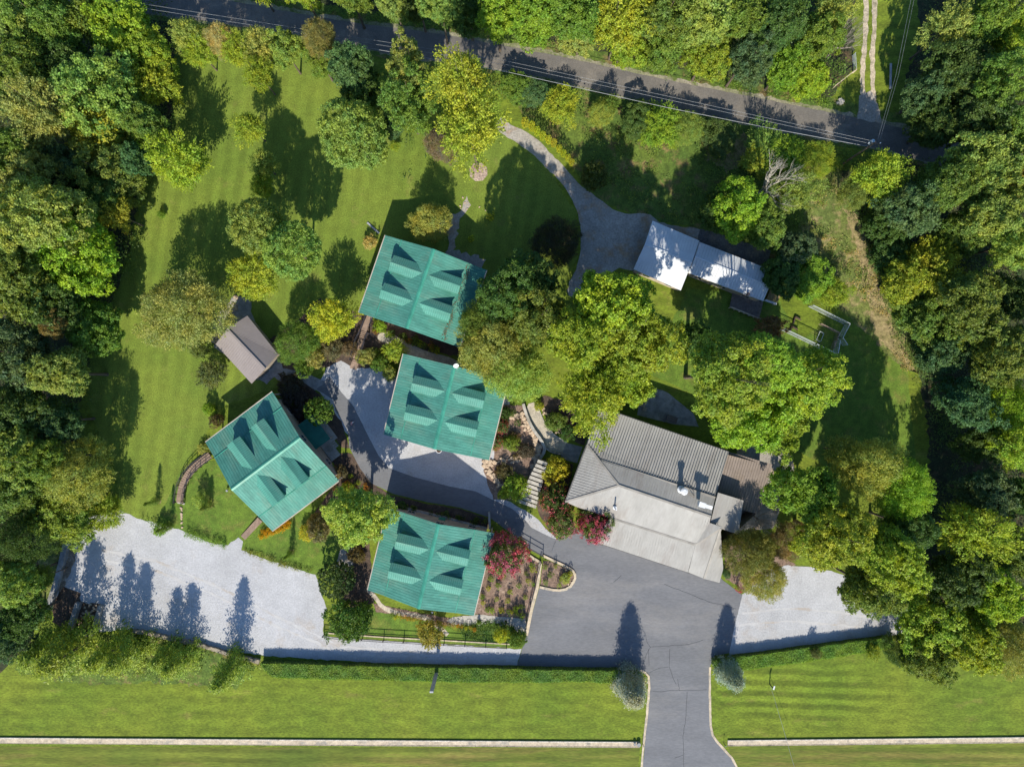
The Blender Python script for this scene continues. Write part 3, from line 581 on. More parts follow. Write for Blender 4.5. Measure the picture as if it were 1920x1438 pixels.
def crown(name, seed, R, V, hc, nl, lr, nleaf, leaf, zmin=-.45, sprd=.10, up=.6, rand=.7, bumpy=.22, hollow=.5, mat=None, inner=.12, shoot=0):
    """lumpy crown: nl lobes of radius lr*R on an ellipsoid R x R x V about height hc; shoot>0 draws the leaves out along rising shoots"""
    rg = np.random.default_rng(seed); k = rg.normal(size=(4,3))*1.6; ph = rg.uniform(0, 6, 4)
    d = unit(rg, nl*6); d = d[d[:,2] > zmin][:nl]
    # spread the lobes apart
    for _ in range(12):
        df = d[:,None]-d[None]; r2 = (df**2).sum(2)+.02; d = d+(df/r2[...,None]).sum(1)*.004*120/nl; d /= np.linalg.norm(d, axis=1, keepdims=True)
        d[:,2] = np.maximum(d[:,2], zmin); d /= np.linalg.norm(d, axis=1, keepdims=True)
    env = 1+bumpy*np.sin(d@k.T*1.3+ph).mean(1)*2
    rad = rg.uniform(hollow, .86, len(d))*env; lc_ = d*rad[:,None]; lrr = lr*rg.uniform(.65, 1.35, len(d))
    per = nleaf//len(d); out_c, out_n, out_d = [], [], []
    for i in range(len(d)):
        nt_ = max(5, per//16); td = unit(rg, nt_*2)+d[i]*.55+np.array([0,0,.35]); td /= np.linalg.norm(td, axis=1, keepdims=True); td = td[:nt_]
        tc = lc_[i]+td*lrr[i]*rg.uniform(.75, 1.15, (nt_,1))
        m = per//nt_+1
        if shoot:
            sdir = td*.5+d[i]*.8+np.array([0,0,.25]); sdir /= np.linalg.norm(sdir, axis=1, keepdims=True)
            s = rg.uniform(-.5, .8, (nt_, m, 1)); c = tc[:,None]+sdir[:,None]*s*shoot+rg.normal(size=(nt_, m, 3))*sprd*.32*(1.1-s)
            out_d.append(np.repeat(sdir[:,None], m, 1).reshape(-1,3))
        else:
            c = tc[:,None]+rg.normal(size=(nt_, m, 3))*sprd*.55; out_d.append(rg.normal(size=(nt_*m,3)))
        nn = td[:,None]*.8+np.array([0,0,up])+rg.normal(size=(nt_, m, 3))*rand
        out_c.append(c.reshape(-1,3)); out_n.append(nn.reshape(-1,3))
    ni = int(nleaf*inner); c = unit(rg, ni)*(rg.uniform(0,1,(ni,1))**.5)*.72; c[:,2] = np.maximum(c[:,2], zmin*.8)
    out_c.append(c); out_n.append(rg.normal(size=(ni,3))+np.array([0,0,.5])); out_d.append(rg.normal(size=(ni,3)))
    c = np.concatenate(out_c); c = c*np.array([R,R,V])+np.array([0,0,hc])
    c[:,2] = np.maximum(c[:,2], .12)
    return leafmesh(name, c, np.concatenate(out_n), leaf, seed+1, mat=mat or LEAF, dirs=np.concatenate(out_d) if shoot else None), lc_*np.array([R,R,V])+np.array([0,0,hc])
def trunkmesh(name, seed, hc, r0, tips, nlimb=9, mat=BARK):
    rg = random.Random(seed); m = MB(); top = Vector((rg.uniform(-.2,.2), rg.uniform(-.2,.2), hc))
    f = Vector((0,0,hc*.45)); m.tube([(0,0,-.1),(0,0,hc*.12),f,top], [r0*1.35,r0,r0*.8,r0*.3], 8)
    for i in rg.sample(range(len(tips)), min(nlimb, len(tips))):
        t = Vector(tips[i]); s = f.lerp(top, rg.uniform(0,.6)); md = s.lerp(t, .5)+Vector((rg.uniform(-.3,.3), rg.uniform(-.3,.3), -.05*hc))
        m.tube([s, md, t], [r0*.42, r0*.28, r0*.08], 5)
    me = m.mesh(name); me.materials.append(mat); return me
PROTO = {}
def proto(key, R, V, hc, mats=(None,), trunk=.25, bark=BARK, **kw):
    vs_ = []
    for i in range(kw.pop('n', 2)):
        cm, tips = crown('crown', hash(key) % 1000 if False else sum(map(ord, key))*7+i*31, R, V, hc, **kw)
        tm = trunkmesh('trunk', i+5, hc, trunk, tips, mat=bark) if trunk else None
        vs_.append((cm, tm))
    PROTO[key] = (R, hc, vs_)
proto('broad', 5.2, 4.9, 9.0, n=5, trunk=.30, nl=95, lr=.19, nleaf=36000, leaf=.31, bumpy=.42, hollow=.55, sprd=.055, zmin=-.65)
proto('loose', 4.6, 4.6, 8, n=3, trunk=.22, nl=70, lr=.20, nleaf=17000, leaf=.27, bumpy=.4, hollow=.5, sprd=.10, shoot=.22, rand=.8)
proto('fine', 5.0, 3.8, 6.5, n=2, trunk=.25, nl=90, lr=.2, nleaf=42000, leaf=.17, bumpy=.25, hollow=.62, sprd=.09, shoot=.14, rand=1.0, zmin=-.5)
proto('round', 5.0, 4.3, 6.5, n=2, trunk=.25, nl=150, lr=.13, nleaf=34000, leaf=.22, bumpy=.12, hollow=.76, sprd=.045, zmin=-.7)
proto('small', 2.6, 2.6, 3.6, n=3, trunk=.12, nl=36, lr=.26, nleaf=6500, leaf=.22, bumpy=.35, hollow=.5, sprd=.10, shoot=.2, zmin=-.6)
proto('bush', 2.0, 1.7, 1.2, n=3, trunk=0, nl=40, lr=.24, nleaf=6000, leaf=.16, bumpy=.25, hollow=.6, sprd=.09, zmin=-.5)
proto('tiny', .8, .7, .5, n=2, trunk=0, nl=14, lr=.3, nleaf=700, leaf=.13, bumpy=.3, hollow=.5, sprd=.14, zmin=-.4)
proto('ball', 2.1, 1.9, 1.9, n=2, trunk=0, nl=70, lr=.17, nleaf=8000, leaf=.16, bumpy=.08, hollow=.78, sprd=.05, zmin=-.85)
proto('egg', .9, 1.5, 1.5, n=2, trunk=0, nl=60, lr=.16, nleaf=2600, leaf=.13, bumpy=.05, hollow=.78, sprd=.05, zmin=-.9)
def conifer(seed, H, R, n, leaf, ragged=.25, power=.8):
    rg = np.random.default_rng(seed); nb = n//14; t = rg.uniform(0,1,nb)**1.15; a = rg.uniform(0, 2*np.pi, nb)
    rr = R*(1-t)**power*rg.uniform(.45,1,nb)*(1+ragged*np.sin(a*3+t*9+seed))+.05
    d = np.stack([np.cos(a), np.sin(a), np.full(nb,.35)],1)
    c0 = np.stack([np.cos(a)*rr, np.sin(a)*rr, .25+t*(H-.3)],1)
    c = c0[:,None]+d[:,None]*rg.uniform(-.35,.3,(nb,14,1))*R*.35+rg.normal(size=(nb,14,3))*.09*R
    nn = d[:,None]*.8+np.array([0,0,.4])+rg.normal(size=(nb,14,3))*.7
    c = c.reshape(-1,3); c[:,2] = np.maximum(c[:,2], .1)
    cm = leafmesh('crown', c, nn.reshape(-1,3), leaf, seed, mat=LEAF, asp=.4)
    m = MB(); m.tube([(0,0,-.1),(0,0,H*.97)], [R*.09+.03,.02], 6); tm = m.mesh('trunk'); tm.materials.append(BARK); return cm, tm
PROTO['spruce'] = (1.9, 8, [conifer(3, 8, 1.9, 15000, .21, .12, .45), conifer(4, 8, 1.9, 15000, .21, .12, .45)])
PROTO['cypress'] = (1.6, 9.5, [conifer(11, 9.5, 1.6, 6500, .24, .5, .6), conifer(12, 9.5, 1.6, 6500, .24, .55, .5)])
def bare(seed, H, R, n=26, depth=3, r0=.16):
    rg = random.Random(seed); m = MB()
    def grow(p, d, l, r, k):
        mid = p+d*l*.5+Vector([rg.uniform(-.1,.1)*l for _ in range(3)]); q = p+d*l+Vector([rg.uniform(-.12,.12)*l for _ in range(3)])
        m.tube([p, mid, q], [r, r*.75, r*.5], 5, cap=False)
        if k: 
            for _ in range(3): grow(mid.lerp(q, rg.uniform(.1,1)), (d+Vector([rg.uniform(-.8,.8), rg.uniform(-.8,.8), rg.uniform(-.2,.6)])).normalized(), l*.66, r*.5, k-1)
    m.tube([(0,0,-.1),(0,0,H*.45)], [r0*1.6,r0*1.2], 7)
    for i in range(9):
        a = i*.7+rg.uniform(-.2,.2); e = rg.uniform(.25,1.1); grow(Vector((0,0,H*rg.uniform(.3,.45))), Vector((math.cos(a)*math.cos(e), math.sin(a)*math.cos(e), math.sin(e))), R*.55, r0*.7, depth)
    me = m.mesh('branches'); return me
_bm = bare(5, 6, 4.5); _bm.materials.append(PALEBARK); PROTO['dead'] = (4.5, 3.4, [(None, _bm)])
_bm2 = bare(9, 2.5, 2.6, r0=.09); _bm2.materials.append(M('grey_twigs', (.27,.24,.21), fine=6)); PROTO['twigs'] = (2.6, 1.6, [(None, _bm2)])
K_ = 2.5
COL = dict(D=(.034,.060,.013), M=(.060,.093,.015), L=(.098,.130,.028), Y=(.128,.158,.016), YG=(.103,.143,.013), O=(.130,.142,.036), B=(.036,.070,.026),
           G=(.072,.120,.012), R=(.17,.07,.03), T=(.20,.17,.07), W=(.125,.155,.135), K=(.07,.045,.035), S=(.135,.158,.034), C=(.175,.18,.014), P=(.055,.075,.022))
COL = {k: tuple(min(.8,v*K_) for v in c) for k, c in COL.items()}
WOODS = False; _cnt = {}; LABELS = set()
PINK = bpy.data.materials.new('blossom'); PINK.use_nodes = True
def flowers(seed, R, V, hc, n, leaf, z0=.0):
    rg = np.random.default_rng(seed); k = 130; d = unit(rg, k*4); d = d[d[:,2] > z0][:k]; c0 = d*rg.uniform(.88,1.12,(len(d),1))*np.array([R,R,V])+np.array([0,0,hc])
    c = c0[:,None]+rg.normal(size=(len(d), n//k, 3))*.10
    nn = d[:,None]+rg.normal(size=(len(d), n//k, 3))*.6; return leafmesh('blossom', c.reshape(-1,3), nn.reshape(-1,3), leaf, seed, mat=PETAL, asp=.8)
BLOS = flowers(3, 2.0, 1.7, 1.2, 4200, .11); BLOSF = flowers(5, 1.95, 1.7, 1.2, 900, .11, -.1)
NAMES = dict(broad='deciduous_tree', loose='deciduous_tree', fine='willow_tree', round='round_tree', small='small_tree', bush='shrub', tiny='garden_plant', ball='round_shrub',
             egg='arborvitae', spruce='spruce_tree', cypress='cypress_tree', dead='dead_tree', twigs='bare_shrub')
CATS = dict(bush='shrub', tiny='plant', ball='shrub', egg='shrub', twigs='shrub')
def plant(px, py, r, hc, kind, col, label, group=None, name=None, pink=None, few=None, vcap=1.2, cat=None, stretch=1.0, base=False):
    """plant whose crown centre (height hc) shows at pixel px,py with radius r px; base=True: px,py is its foot"""
    R0, H0, vs_ = PROTO[kind]; h_ = 0 if base else hc; p = P(px, py, h_)
    if not base and kind in ('broad','loose','fine','round'):
        GR = 1400 < px < 1745 and 830 < py < 1120; hc = hc*((1.25 if GR else .60 if 140 < px < 1775 and hc > 9 else .82 if hc > 9 else .9) if WOODS else 1.0); r = r*(1.10 if WOODS else 1.0); h_ = hc; p = P(px, py, hc)
    r_ = r*S*(HC-h_)/HC*1.0; sl_p = math.hypot(px-960, py-719)*S/HC; V0 = {'broad':4.9,'loose':4.6,'fine':3.8,'round':4.3}.get(kind)
    R = r_; f = 1
    if V0 and not base:
        for _ in range(6): Vw = min(V0*hc/H0, vcap*R); R = max(.6*r_, R*2*r_/(R+math.hypot(R, Vw*sl_p))) 
        f = min(1, vcap*R/(V0*hc/H0))
    i = _cnt.get(kind, 0); _cnt[kind] = i+1; cm, tm = vs_[i % len(vs_)]
    e = empty(name or NAMES[kind], (p.x, p.y, 0), random.Random(px*7+py).uniform(0, 6.28) if kind != 'dead' else 0)
    e.scale = (R/R0, R/R0*stretch, hc/H0)
    c = COL[col] if isinstance(col, str) else tuple(v*(1.0 if max(col) > .3 else 1.6) for v in col)
    rr = random.Random(px*31+py); c = [v*rr.uniform(.9,1.1) for v in c]
    if cm:
        o = link('crown', cm, None, e); o.color = (*c, 1); o.scale[2] = f; o.location[2] = H0*(1-f)
    if tm: link('branches' if kind in ('dead','twigs') else 'trunk', tm, None, e)
    if pink: o = link('blossom', BLOS if few is None else BLOSF, None, e); o.color = (*pink, 1)
    if not group:
        assert label not in LABELS, label
        LABELS.add(label)
    g_ = group or {'deciduous_tree':'trees round the cabins and lawns'}.get(e.name.split('.')[0])
    tag(e, label, cat or CATS.get(kind, 'tree'), group)
    return e
def road_y(x, pl):
    for (x0,y0),(x1,y1) in zip(pl, pl[1:]):
        if x0 <= x <= x1: return y0+(y1-y0)*(x-x0)/(x1-x0)
    return 1e3
def T(rows, group):
    global WOODS
    WOODS = group in ('trees of the west wood', 'trees of the east wood')
    lo_ = sorted(road_lo)
    for r in rows:
        if group == 'trees of the roadside wood' and r[4] != 'twigs':
            r = list(r); r[1] = min(r[1], road_y(r[0], road_up)-14-r[2]*1.0)
        elif group in ('trees of the meadow',) and r[1] < 330 and r[3] > 2.6:
            r = list(r); r[3] = 2.6; r[1] = max(r[1], road_y(r[0], lo_)+6+r[2]*.85)
        elif 'road belt' in r[6] or 'below the reddish' in r[6] or 'blue green tree at the north' in r[6]:
            r = list(r); r[3] = max(r[3], 7); r[1] = max(r[1], road_y(r[0], lo_)+0+r[2]*.95)
        e = plant(*r[:7], **(r[7] if len(r) > 7 else {})); e['group'] = group
# woodland on the left
T([
 (35,40,62,14,'broad','L','light green crown in the top left corner of the west wood'),
 (98,52,58,13,'broad','M','mid green crown beside the top left corner tree'),
 (165,22,56,15,'loose','M','feathery green crown at the top edge of the west wood'),
 (228,55,60,14,'broad','YG','bright green crown at the northeast tip of the west wood near the road'),
 (285,100,44,11,'broad','YG','yellow green crown bordering the north end of the mown lawn'),
 (45,125,52,14,'broad','M','mid green crown on the left photo edge below the corner tree'),
 (128,128,52,12,'broad','D','dark crown sunk between lighter crowns in the northwest wood'),
 (190,178,70,16,'broad','L','wide olive crown standing tallest in the northwest wood'),
 (288,155,48,10,'loose','Y','yellow tinged crown overhanging the lawn edge near its north end'),
 (75,212,62,15,'loose','O','tan yellow feathery crown near the upper left photo edge'),
 (185,262,56,13,'loose','Y','yellow green feathery crown south of the tall olive crown'),
 (262,225,46,9,'broad','M','low mid green crown at the lawn edge west of the long tree shadow'),
 (22,280,48,14,'broad','M','green crown cut by the left photo edge below the tan yellow tree'),
 (62,325,54,13,'broad','L','pale crown with a bluish neighbour in the upper left wood'),
 (122,318,46,10,'broad','B','blue green crown in a dark hollow of the west wood'),
 (205,322,54,12,'broad','M','green crown at the wood edge level with the yellow lawn tree'),
 (247,300,34,8,'broad','B','small blue green crown touching the lawn beside the yellow lawn tree'),
 (18,385,46,12,'broad','D','dark crown on the left edge above the big pale crown'),
 (82,412,74,17,'broad','L','big pale green crown dominating the left edge of the wood'),
 (185,372,46,9,'broad','D','dark low crown right of the big pale crown'),
 (218,402,32,12,'loose','Y','narrow yellow green crown at the wood edge beside the small sapling'),
 (152,478,66,15,'broad','YG','bright rounded crown bulging from the wood toward the lawn'),
 (52,540,70,15,'broad','M','broad mid green crown on the left edge level with the willow'),
 (110,575,54,12,'broad','D','dark crown between the left edge tree and the wood border'),
 (172,610,48,11,'broad','M','crown at the wood border level with the grey shed'),
 (98,613,24,15,'broad',(.13,.11,.03),'small tan brown crown turning in the west wood'),
 (30,665,64,13,'broad','B','bluish crown on the left photo edge level with the grey shed'),
 (110,700,52,14,'broad','L','pale topped bluish crown at the narrow waist of the west lawn'),
 (45,770,60,11,'broad','D','very dark crown in shade on the left photo edge'),
 (112,790,40,9,'broad','B','dark blue crown at the wood edge beside the conical shadow'),
 (30,842,54,14,'broad','L','light crown on the left edge above the tan feathery tree'),
 (82,868,42,13,'broad','M','mid green crown touching the tan feathery tree'),
 (140,888,60,9,'fine','O','tan olive feathery tree at the southwest corner of the lawn'),
 (28,925,50,12,'broad','M','green crown on the left photo edge beside the gravel lot corner'),
 (118,960,58,7,'broad','G','bright green leafy tree at the top left corner of the gravel lot'),
 (194,962,32,4,'loose','YG','small bright tree overhanging the northwest gravel edge',dict(name='small_tree')),
 (45,1012,50,11,'fine','D','dark olive feathery tree left of the concrete beam wall'),
 (25,1088,44,12,'broad','L','pale crown on the left edge level with the rock channel'),
 (40,1160,44,9,'broad','D','dark crown beside the concrete channel on the left edge'),
 (10,1195,40,10,'broad','B','bluish crown at the left edge above the south verge'),
 (8,470,42,11,'broad','D','dark crown at the left edge between two pale crowns'),
 (5,180,40,11,'broad','D','shaded crown at the left edge beside the tan yellow tree'),
 (125,385,38,9,'broad','D','shaded crown tucked behind the big pale crown'),
 (75,1085,26,7,'loose','M','thin green tree by the beam wall left of the gravel lot',dict(name='small_tree')),
 ], 'trees of the west wood')
# woodland above the road
T([
 (472,6,38,9,'loose','Y','yellow green crown hanging over the road at the top left'),
 (560,12,42,10,'broad','YG','bright crown above the road left of the brown leaf patch'),
 (655,22,44,10,'broad','M','green crown above the road right of the brown leaf patch'),
 (738,8,38,10,'broad','L','light crown above the road near its first sunlit patch'),
 (785,30,38,8,'broad','D','dark crown above the road shoulder gravel'),
 (826,14,38,11,'broad','L','pale crown above the first sunlit patch of the road'),
 (880,38,44,9,'broad','D','dark glossy crown north of the tall lime tree'),
 (935,30,46,11,'broad','YG','bright crown at the west end of the vine covered wood'),
 (1005,45,60,9,'broad','G','leafy bright mound of foliage above the lit roadside bank'),
 (1085,25,60,11,'broad','M','wide green crown at the top edge above the middle of the road'),
 (1090,95,42,7,'broad','O','olive crown edging the road bank where sunlight returns'),
 (1165,35,58,12,'loose','Y','yellow tipped crown at the top edge above the middle road'),
 (1172,100,48,8,'broad','YG','bright rounded crown edging the verge above the middle road'),
 (1245,30,58,12,'broad','M','green crown at the top edge right of the yellow tipped crown'),
 (1245,110,50,8,'broad','M','green crown edging the verge above the long sunlit road strip'),
 (1320,40,60,12,'broad','L','light olive crown at the top edge above the sunlit road'),
 (1325,118,46,8,'broad','YG','yellow green crown at the verge left of the tree shadow on the road'),
 (1395,30,54,12,'broad','M','mid green crown at the top edge left of the pale twigs'),
 (1398,112,46,9,'broad','B','blue green crown at the verge above the crossing tree shadow'),
 (1462,48,56,12,'broad','D','dark crown at the top edge next to the dirt track wood'),
 (1468,130,44,7,'broad','G','bright crown at the verge west of the track junction'),
 (1530,75,48,8,'broad','M','green crown next to the bare twig tree by the dirt track'),
 (1522,150,38,6,'broad','YG','bright rounded crown nearest the track junction',),
 (1560,28,40,9,'loose','O','olive thin crown beside the dirt track at the top edge'),
 ], 'trees of the roadside wood')
T([(1578,78,34,5,'twigs','O','pale bare twiggy bush leaning over the dirt track')], 'trees of the roadside wood')
# belt south of the road and trees on the lawns
T([
 (352,62,34,7,'loose','O','tan green tree at the northwest end of the road belt'),
 (374,98,32,6,'loose','Y','yellow green tree at the lawn end below the road'),
 (415,72,32,6,'fine','T','tan feathery tree in the road belt left of the yellow one'),
 (446,98,32,6,'loose','Y','bright yellow tree in the road belt above the lawn'),
 (490,88,36,7,'loose','O','olive yellow tree in the road belt right of the bright yellow tree'),
 (485,140,30,6,'loose','YG','green tree hanging from the road belt down the lawn'),
 (536,98,34,7,'broad','L','pale leafy tree in the road belt touching the road edge'),
 (600,72,36,10,'fine',(.17,.14,.05),'reddish tan tree overlapping the road'),
 (600,112,34,7,'broad','M','green tree just below the reddish tan tree'),
 (662,118,48,10,'broad','B','dark blue green tree at the north end of the road belt shade'),
 (680,172,40,8,'broad','D','dark tree in the shade above the dense round tree'),
 (760,125,44,14,'broad','L','upright light green tree against the road beside the lime tree'),
 (762,190,56,12,'broad','M','large green tree left of the tall lime tree'),
 (870,148,56,20,'loose','Y','tall lime green tree with white branches reaching the road'),
 (882,236,66,17,'loose','Y','bright lime tree standing over the round mulch ring'),
 (830,270,32,4,'fine',(.16,.13,.08),'low brown grey bush left of the lime tree'),
 (735,240,22,4,'broad','B','small bluish shrub between the round tree and the large green tree'),
 (335,302,52,6.8,'loose','Y','single yellow green lawn tree near the west wood'),
 (470,238,32,6,'loose','Y','yellow green tree in the narrow row crossing the lawn'),
 (495,308,28,5,'loose','L','pale tree at the lower end of the narrow lawn row'),
 (492,350,22,4,'loose','YG','small green tree ending the narrow lawn row'),
 (665,258,70,9.5,'round','L','dense round crowned tree alone on the upper lawn'),
 (487,425,56,9.5,'round','L','left half of the paired grey green lawn trees'),
 (548,468,58,9.5,'round','L','right half of the paired grey green lawn trees'),
 (472,522,48,5.5,'loose','Y','bright yellow green tree touching the shed pad'),
 (350,583,78,7.4,'fine','O','wide soft olive willow on the lawn left of the shed'),
 (805,418,36,4.5,'fine','S','small pale yellow green tree in the shade above the far cabin'),
 (625,600,42,5.5,'loose','C','bright yellow tree at the west eave of the far cabin'),
 (558,640,40,4.5,'fine','M','soft green tree between the shed and the far cabin'),
 (396,700,27,3.2,'small','P','sparse dark small tree southwest of the shed'),
 (375,655,18,3,'small','P','sparse twiggy small tree under the shed eave'),
 (1042,455,44,4,'fine',(.045,.045,.02),'shaded dark brown tree beside the gravel drive'),
 (598,770,27,3,'ball','M','round glossy evergreen beside the drive and the diagonal cabin'),
 (668,965,60,10,'broad','S','big leafy lime green tree between the diagonal and southern cabins'),
 (905,600,42,9,'fine','M','olive green tree at the southeast corner of the far cabin'),
 (955,548,52,12,'broad','D','dark tree right of the far cabin in shade'),
 (1005,525,44,11,'broad','D','dark tree touching the gravel drive bend'),
 (1008,598,52,12,'broad','M','mid green tree left of the giant bright tree'),
 (925,655,60,9,'fine','O','soft olive tree overhanging the courtyard cabin roof'),
 (975,700,56,8,'fine','S','soft yellow olive tree above the curved pebble path'),
 (1148,572,78,14.5,'broad','YG','giant bright tree crown beside the pale roofed house'),
 (1085,640,62,14,'broad','YG','bright crown west of the giant tree centre'),
 (1205,640,66,14,'broad','YG','bright crown east side of the giant tree group'),
 (1110,745,60,11,'loose','Y','yellow crown above the rock garden path'),
 (1170,715,60,11,'broad','YG','bright crown just above the lodge northwest corner'),
 (1360,704,76,20,'broad','YG','bright crown above the lodge roof on its west side',dict(vcap=.7)),
 (1440,682,60,20,'broad','YG','green crown below the wire fence enclosure',dict(vcap=.7)),
 (1512,710,70,15,'broad','YG','bright spreading crown pointing at the shaded east lawn',dict(vcap=.8)),
 (1412,778,68,12,'broad','YG','bright crown over the lodge northeast roof'),
 (1470,798,50,11,'broad','YG','green crown right of the lodge roof corner'),
 (1305,640,32,6,'broad','D','dark small crown between the two giant tree groups'),
 (1445,612,26,3.5,'small',(.13,.08,.035),'reddish green crape myrtle beside the house deck'),
 ], 'trees round the cabins and lawns')
# meadow edge
T([
 (1003,160,30,4,'broad','B','bluish shrub south of the road above the arborvitae row'),
 (968,160,32,5,'broad','M','green shrubby tree right of the tall lime tree'),
 (1048,178,38,5,'loose','Y','yellow green tree above the arborvitae row'),
 (1128,212,24,3.5,'fine','S','pale feathery sapling in the shaded meadow'),
 (1145,168,16,4,'small','M','small green tree breaking the road edge'),
 (1240,205,42,5,'loose','YG','bright tree at the head of the sunlit meadow strip'),
 (1290,225,32,4.5,'fine','L','feathery olive tree in the meadow hedge by the road'),
 (1195,225,30,4,'broad','D','shaded tree left of the sunlit meadow strip'),
 (1350,240,36,4.5,'broad','D','dark tree in the hedge below the road centre right'),
 (1435,255,38,5,'loose','L','light tree at the road edge above the dead tree'),
 (1480,285,42,5,'loose','YG','green tree between the road and the dead tree'),
 (1530,300,36,5,'fine','YG','feathery green tree near the road above the dry meadow'),
 (1420,300,32,5,'loose','Y','yellow green tree left above the dead white branches'),
 (1385,395,50,7,'broad','YG','green tree west of the dead tree over the house pad'),
 (1435,425,44,6,'broad','M','green tree below the dead tree at the pad'),
 (1490,360,40,6,'loose','L','thin light tree right of the dead tree'),
 (1340,392,36,5,'broad','D','dark tree at the north side of the long house'),
 (1490,470,36,4,'broad','B','blue green shrubby tree east of the long house'),
 (1520,520,44,4,'broad','G','bright green tree right of the house end'),
 (1468,520,36,4,'broad','D','dark shrubby tree hugging the house end'),
 (1560,548,30,3,'loose','YG','low yellow green thicket above the wire fence'),
 (1600,360,32,5,'fine','L','olive feathery tree at the top of the straw strip'),
 ], 'trees of the meadow')
T([(1445,345,56,7,'dead','L','dead tree with white bare branches above the long house')], 'trees of the meadow')
# east wood
T([
 (1650,330,46,9,'loose','Y','bright yellow green crown nearest the road at the east wood'),
 (1782,50,44,12,'loose','O','yellow tan crown in the northeast wood beside the wires'),
 (1850,40,56,13,'broad','M','green crown near the top right corner'),
 (1905,70,50,13,'broad','YG','bright green crown cut by the right edge at the top'),
 (1740,175,42,8,'broad','B','blue dark crown beside the wires right of the track'),
 (1800,135,56,12,'broad','D','dark crown in the middle of the northeast wood'),
 (1865,150,56,14,'broad','M','mid green crown in the northeast wood near the right edge'),
 (1755,235,44,8,'broad','D','dark crown north of the road end'),
 (1830,225,54,11,'broad','D','dark crown just above the shaded road end'),
 (1895,245,48,12,'broad','M','crown on the right edge above the road end'),
 (1850,315,62,14,'broad','L','large pale crown below the road end'),
 (1912,330,44,13,'broad','O','tan green crown on the right edge below the road'),
 (1775,350,56,13,'broad','M','mid green crown between the pale crown and the yellow crown'),
 (1705,392,56,9,'broad','B','dark blue crown behind the dry meadow'),
 (1655,425,32,5,'broad','D','small dark crown at the straw strip'),
 (1862,402,62,15,'broad','L','pale olive crown near the right edge in the upper east wood'),
 (1905,455,50,14,'broad','L','pale crown cut by the right edge beside the dark hollow'),
 (1800,440,46,10,'broad','M','mid green crown left of the pale olive crown'),
 (1735,500,58,12,'loose','Y','bright yellow crown standing out of the east wood'),
 (1690,530,42,7,'broad','YG','yellow green crown at the straw strip end'),
 (1670,470,38,5,'broad','D','dark low crown above the bright yellow crown'),
 (1818,565,66,14,'broad','M','broad green crown right of the bright yellow crown'),
 (1745,600,60,10,'broad','M','green crown bordering the straw slope'),
 (1768,660,48,11,'broad','B','blue green crown at the foot of the straw slope'),
 (1900,560,44,10,'broad','D','dark crown on the right edge level with the fence enclosure'),
 (1875,665,58,13,'broad','M','mid green crown near the right edge above the shaded lawn'),
 (1815,755,50,12,'broad','B','pale blue green crown right of the shaded lawn'),
 (1895,765,50,12,'fine','YG','soft yellow green crown on the right edge middle'),
 (1905,835,48,13,'loose','Y','yellow feathery crown at the right edge'),
 (1840,835,36,8,'broad','D','dark crown below the pale blue green crown'),
 (1850,925,50,11,'broad','B','bluish crown in the lower east wood'),
 (1912,930,42,11,'broad','D','dark crown cut by the right edge low in the east wood'),
 (1825,1000,58,13,'loose','Y','bright yellow crown low in the east wood'),
 (1900,1035,46,11,'broad','M','crown on the right edge beside the low yellow crown'),
 (1690,915,54,10,'fine','YG','soft olive crown east of the lodge grove'),
 (1640,880,54,10,'fine','S','soft yellow olive crown with blurred leaves in the lodge grove'),
 (1590,848,36,6,'loose','O','yellow tipped tree at the shaded lawn edge'),
 (1512,925,58,9,'broad','G','vivid green crown right of the lodge'),
 (1560,1010,56,10,'broad','YG','yellow green crown above the east gravel lot'),
 (1665,1050,66,11,'broad','YG','large bright crown over the east gravel lot corner'),
 (1630,1100,54,9,'broad','M','mid green crown hanging over the east gravel lot'),
 (1795,1080,54,11,'broad','D','dark crown below the low yellow crown'),
 (1865,1120,54,13,'broad','YG','green crown near the right edge above the verge'),
 (1745,1165,58,12,'broad','YG','bright crown beside the end of the east gravel lot'),
 (1815,1200,58,11,'broad','YG','yellow green crown above the southeast verge'),
 (1890,1210,50,11,'fine','O','tan green crown at the southeast corner of the wood'),
 (1735,1235,46,8,'broad','M','mid green crown spilling onto the striped lawn'),
 (1690,1220,30,5,'fine','D','dark feathery tree at the east end of the right hedge'),
 (1700,985,42,8,'broad','D','dark crown between the lodge grove and the east wood'),
 (1405,1032,42,5.5,'fine',(.11,.12,.034),'tan olive feathery tree at the lodge southeast corner'),
 (1432,1082,38,4.5,'fine','O','tan green tree overhanging the east gravel lot'),
 (1475,1015,34,3,'fine',(.15,.11,.05),'brown green scrub between lodge and gravel lot'),
 ], 'trees of the east wood')
T([(1425,975,34,3,'twigs','O','grey leafless bush beside the lodge annex')], 'trees of the east wood')
# row of slim cypress behind the stone wall: feet given
for x, y, r, h, lb in ((450,1240,29,9.7,'slim cypress standing alone at the right end of the wall row'), (356,1224,28,8,'slim cypress second from the right in the wall row'), (328,1216,26,7.0,'short cypress in the middle of the wall row'),
                       (266,1209,31,9.4,'cypress left of the middle pair in the wall row'), (235,1204,31,10.2,'tallest cypress of the wall row beside the channel'), (170,1200,40,11.5,'wide cypress behind the concrete channel end'), (125,1196,36,10,'cypress at the left end of the wall row')):
    e = plant(x, y, r, h, 'cypress', (.15,.20,.03), lb, base=True); e['group'] = 'cypress row behind the stone wall'
for x, y, r, h, lb in ((1176,1271,31,8.4,'blue grey spruce left of the entrance drive'), (1358,1250,25,7.0,'blue grey spruce right of the entrance drive')):
    plant(x, y, r, h, 'spruce', 'W', lb, base=True)['group'] = 'spruces flanking the entrance'
_ord = ['first','second','third','fourth','fifth','sixth','seventh','eighth','ninth','tenth']
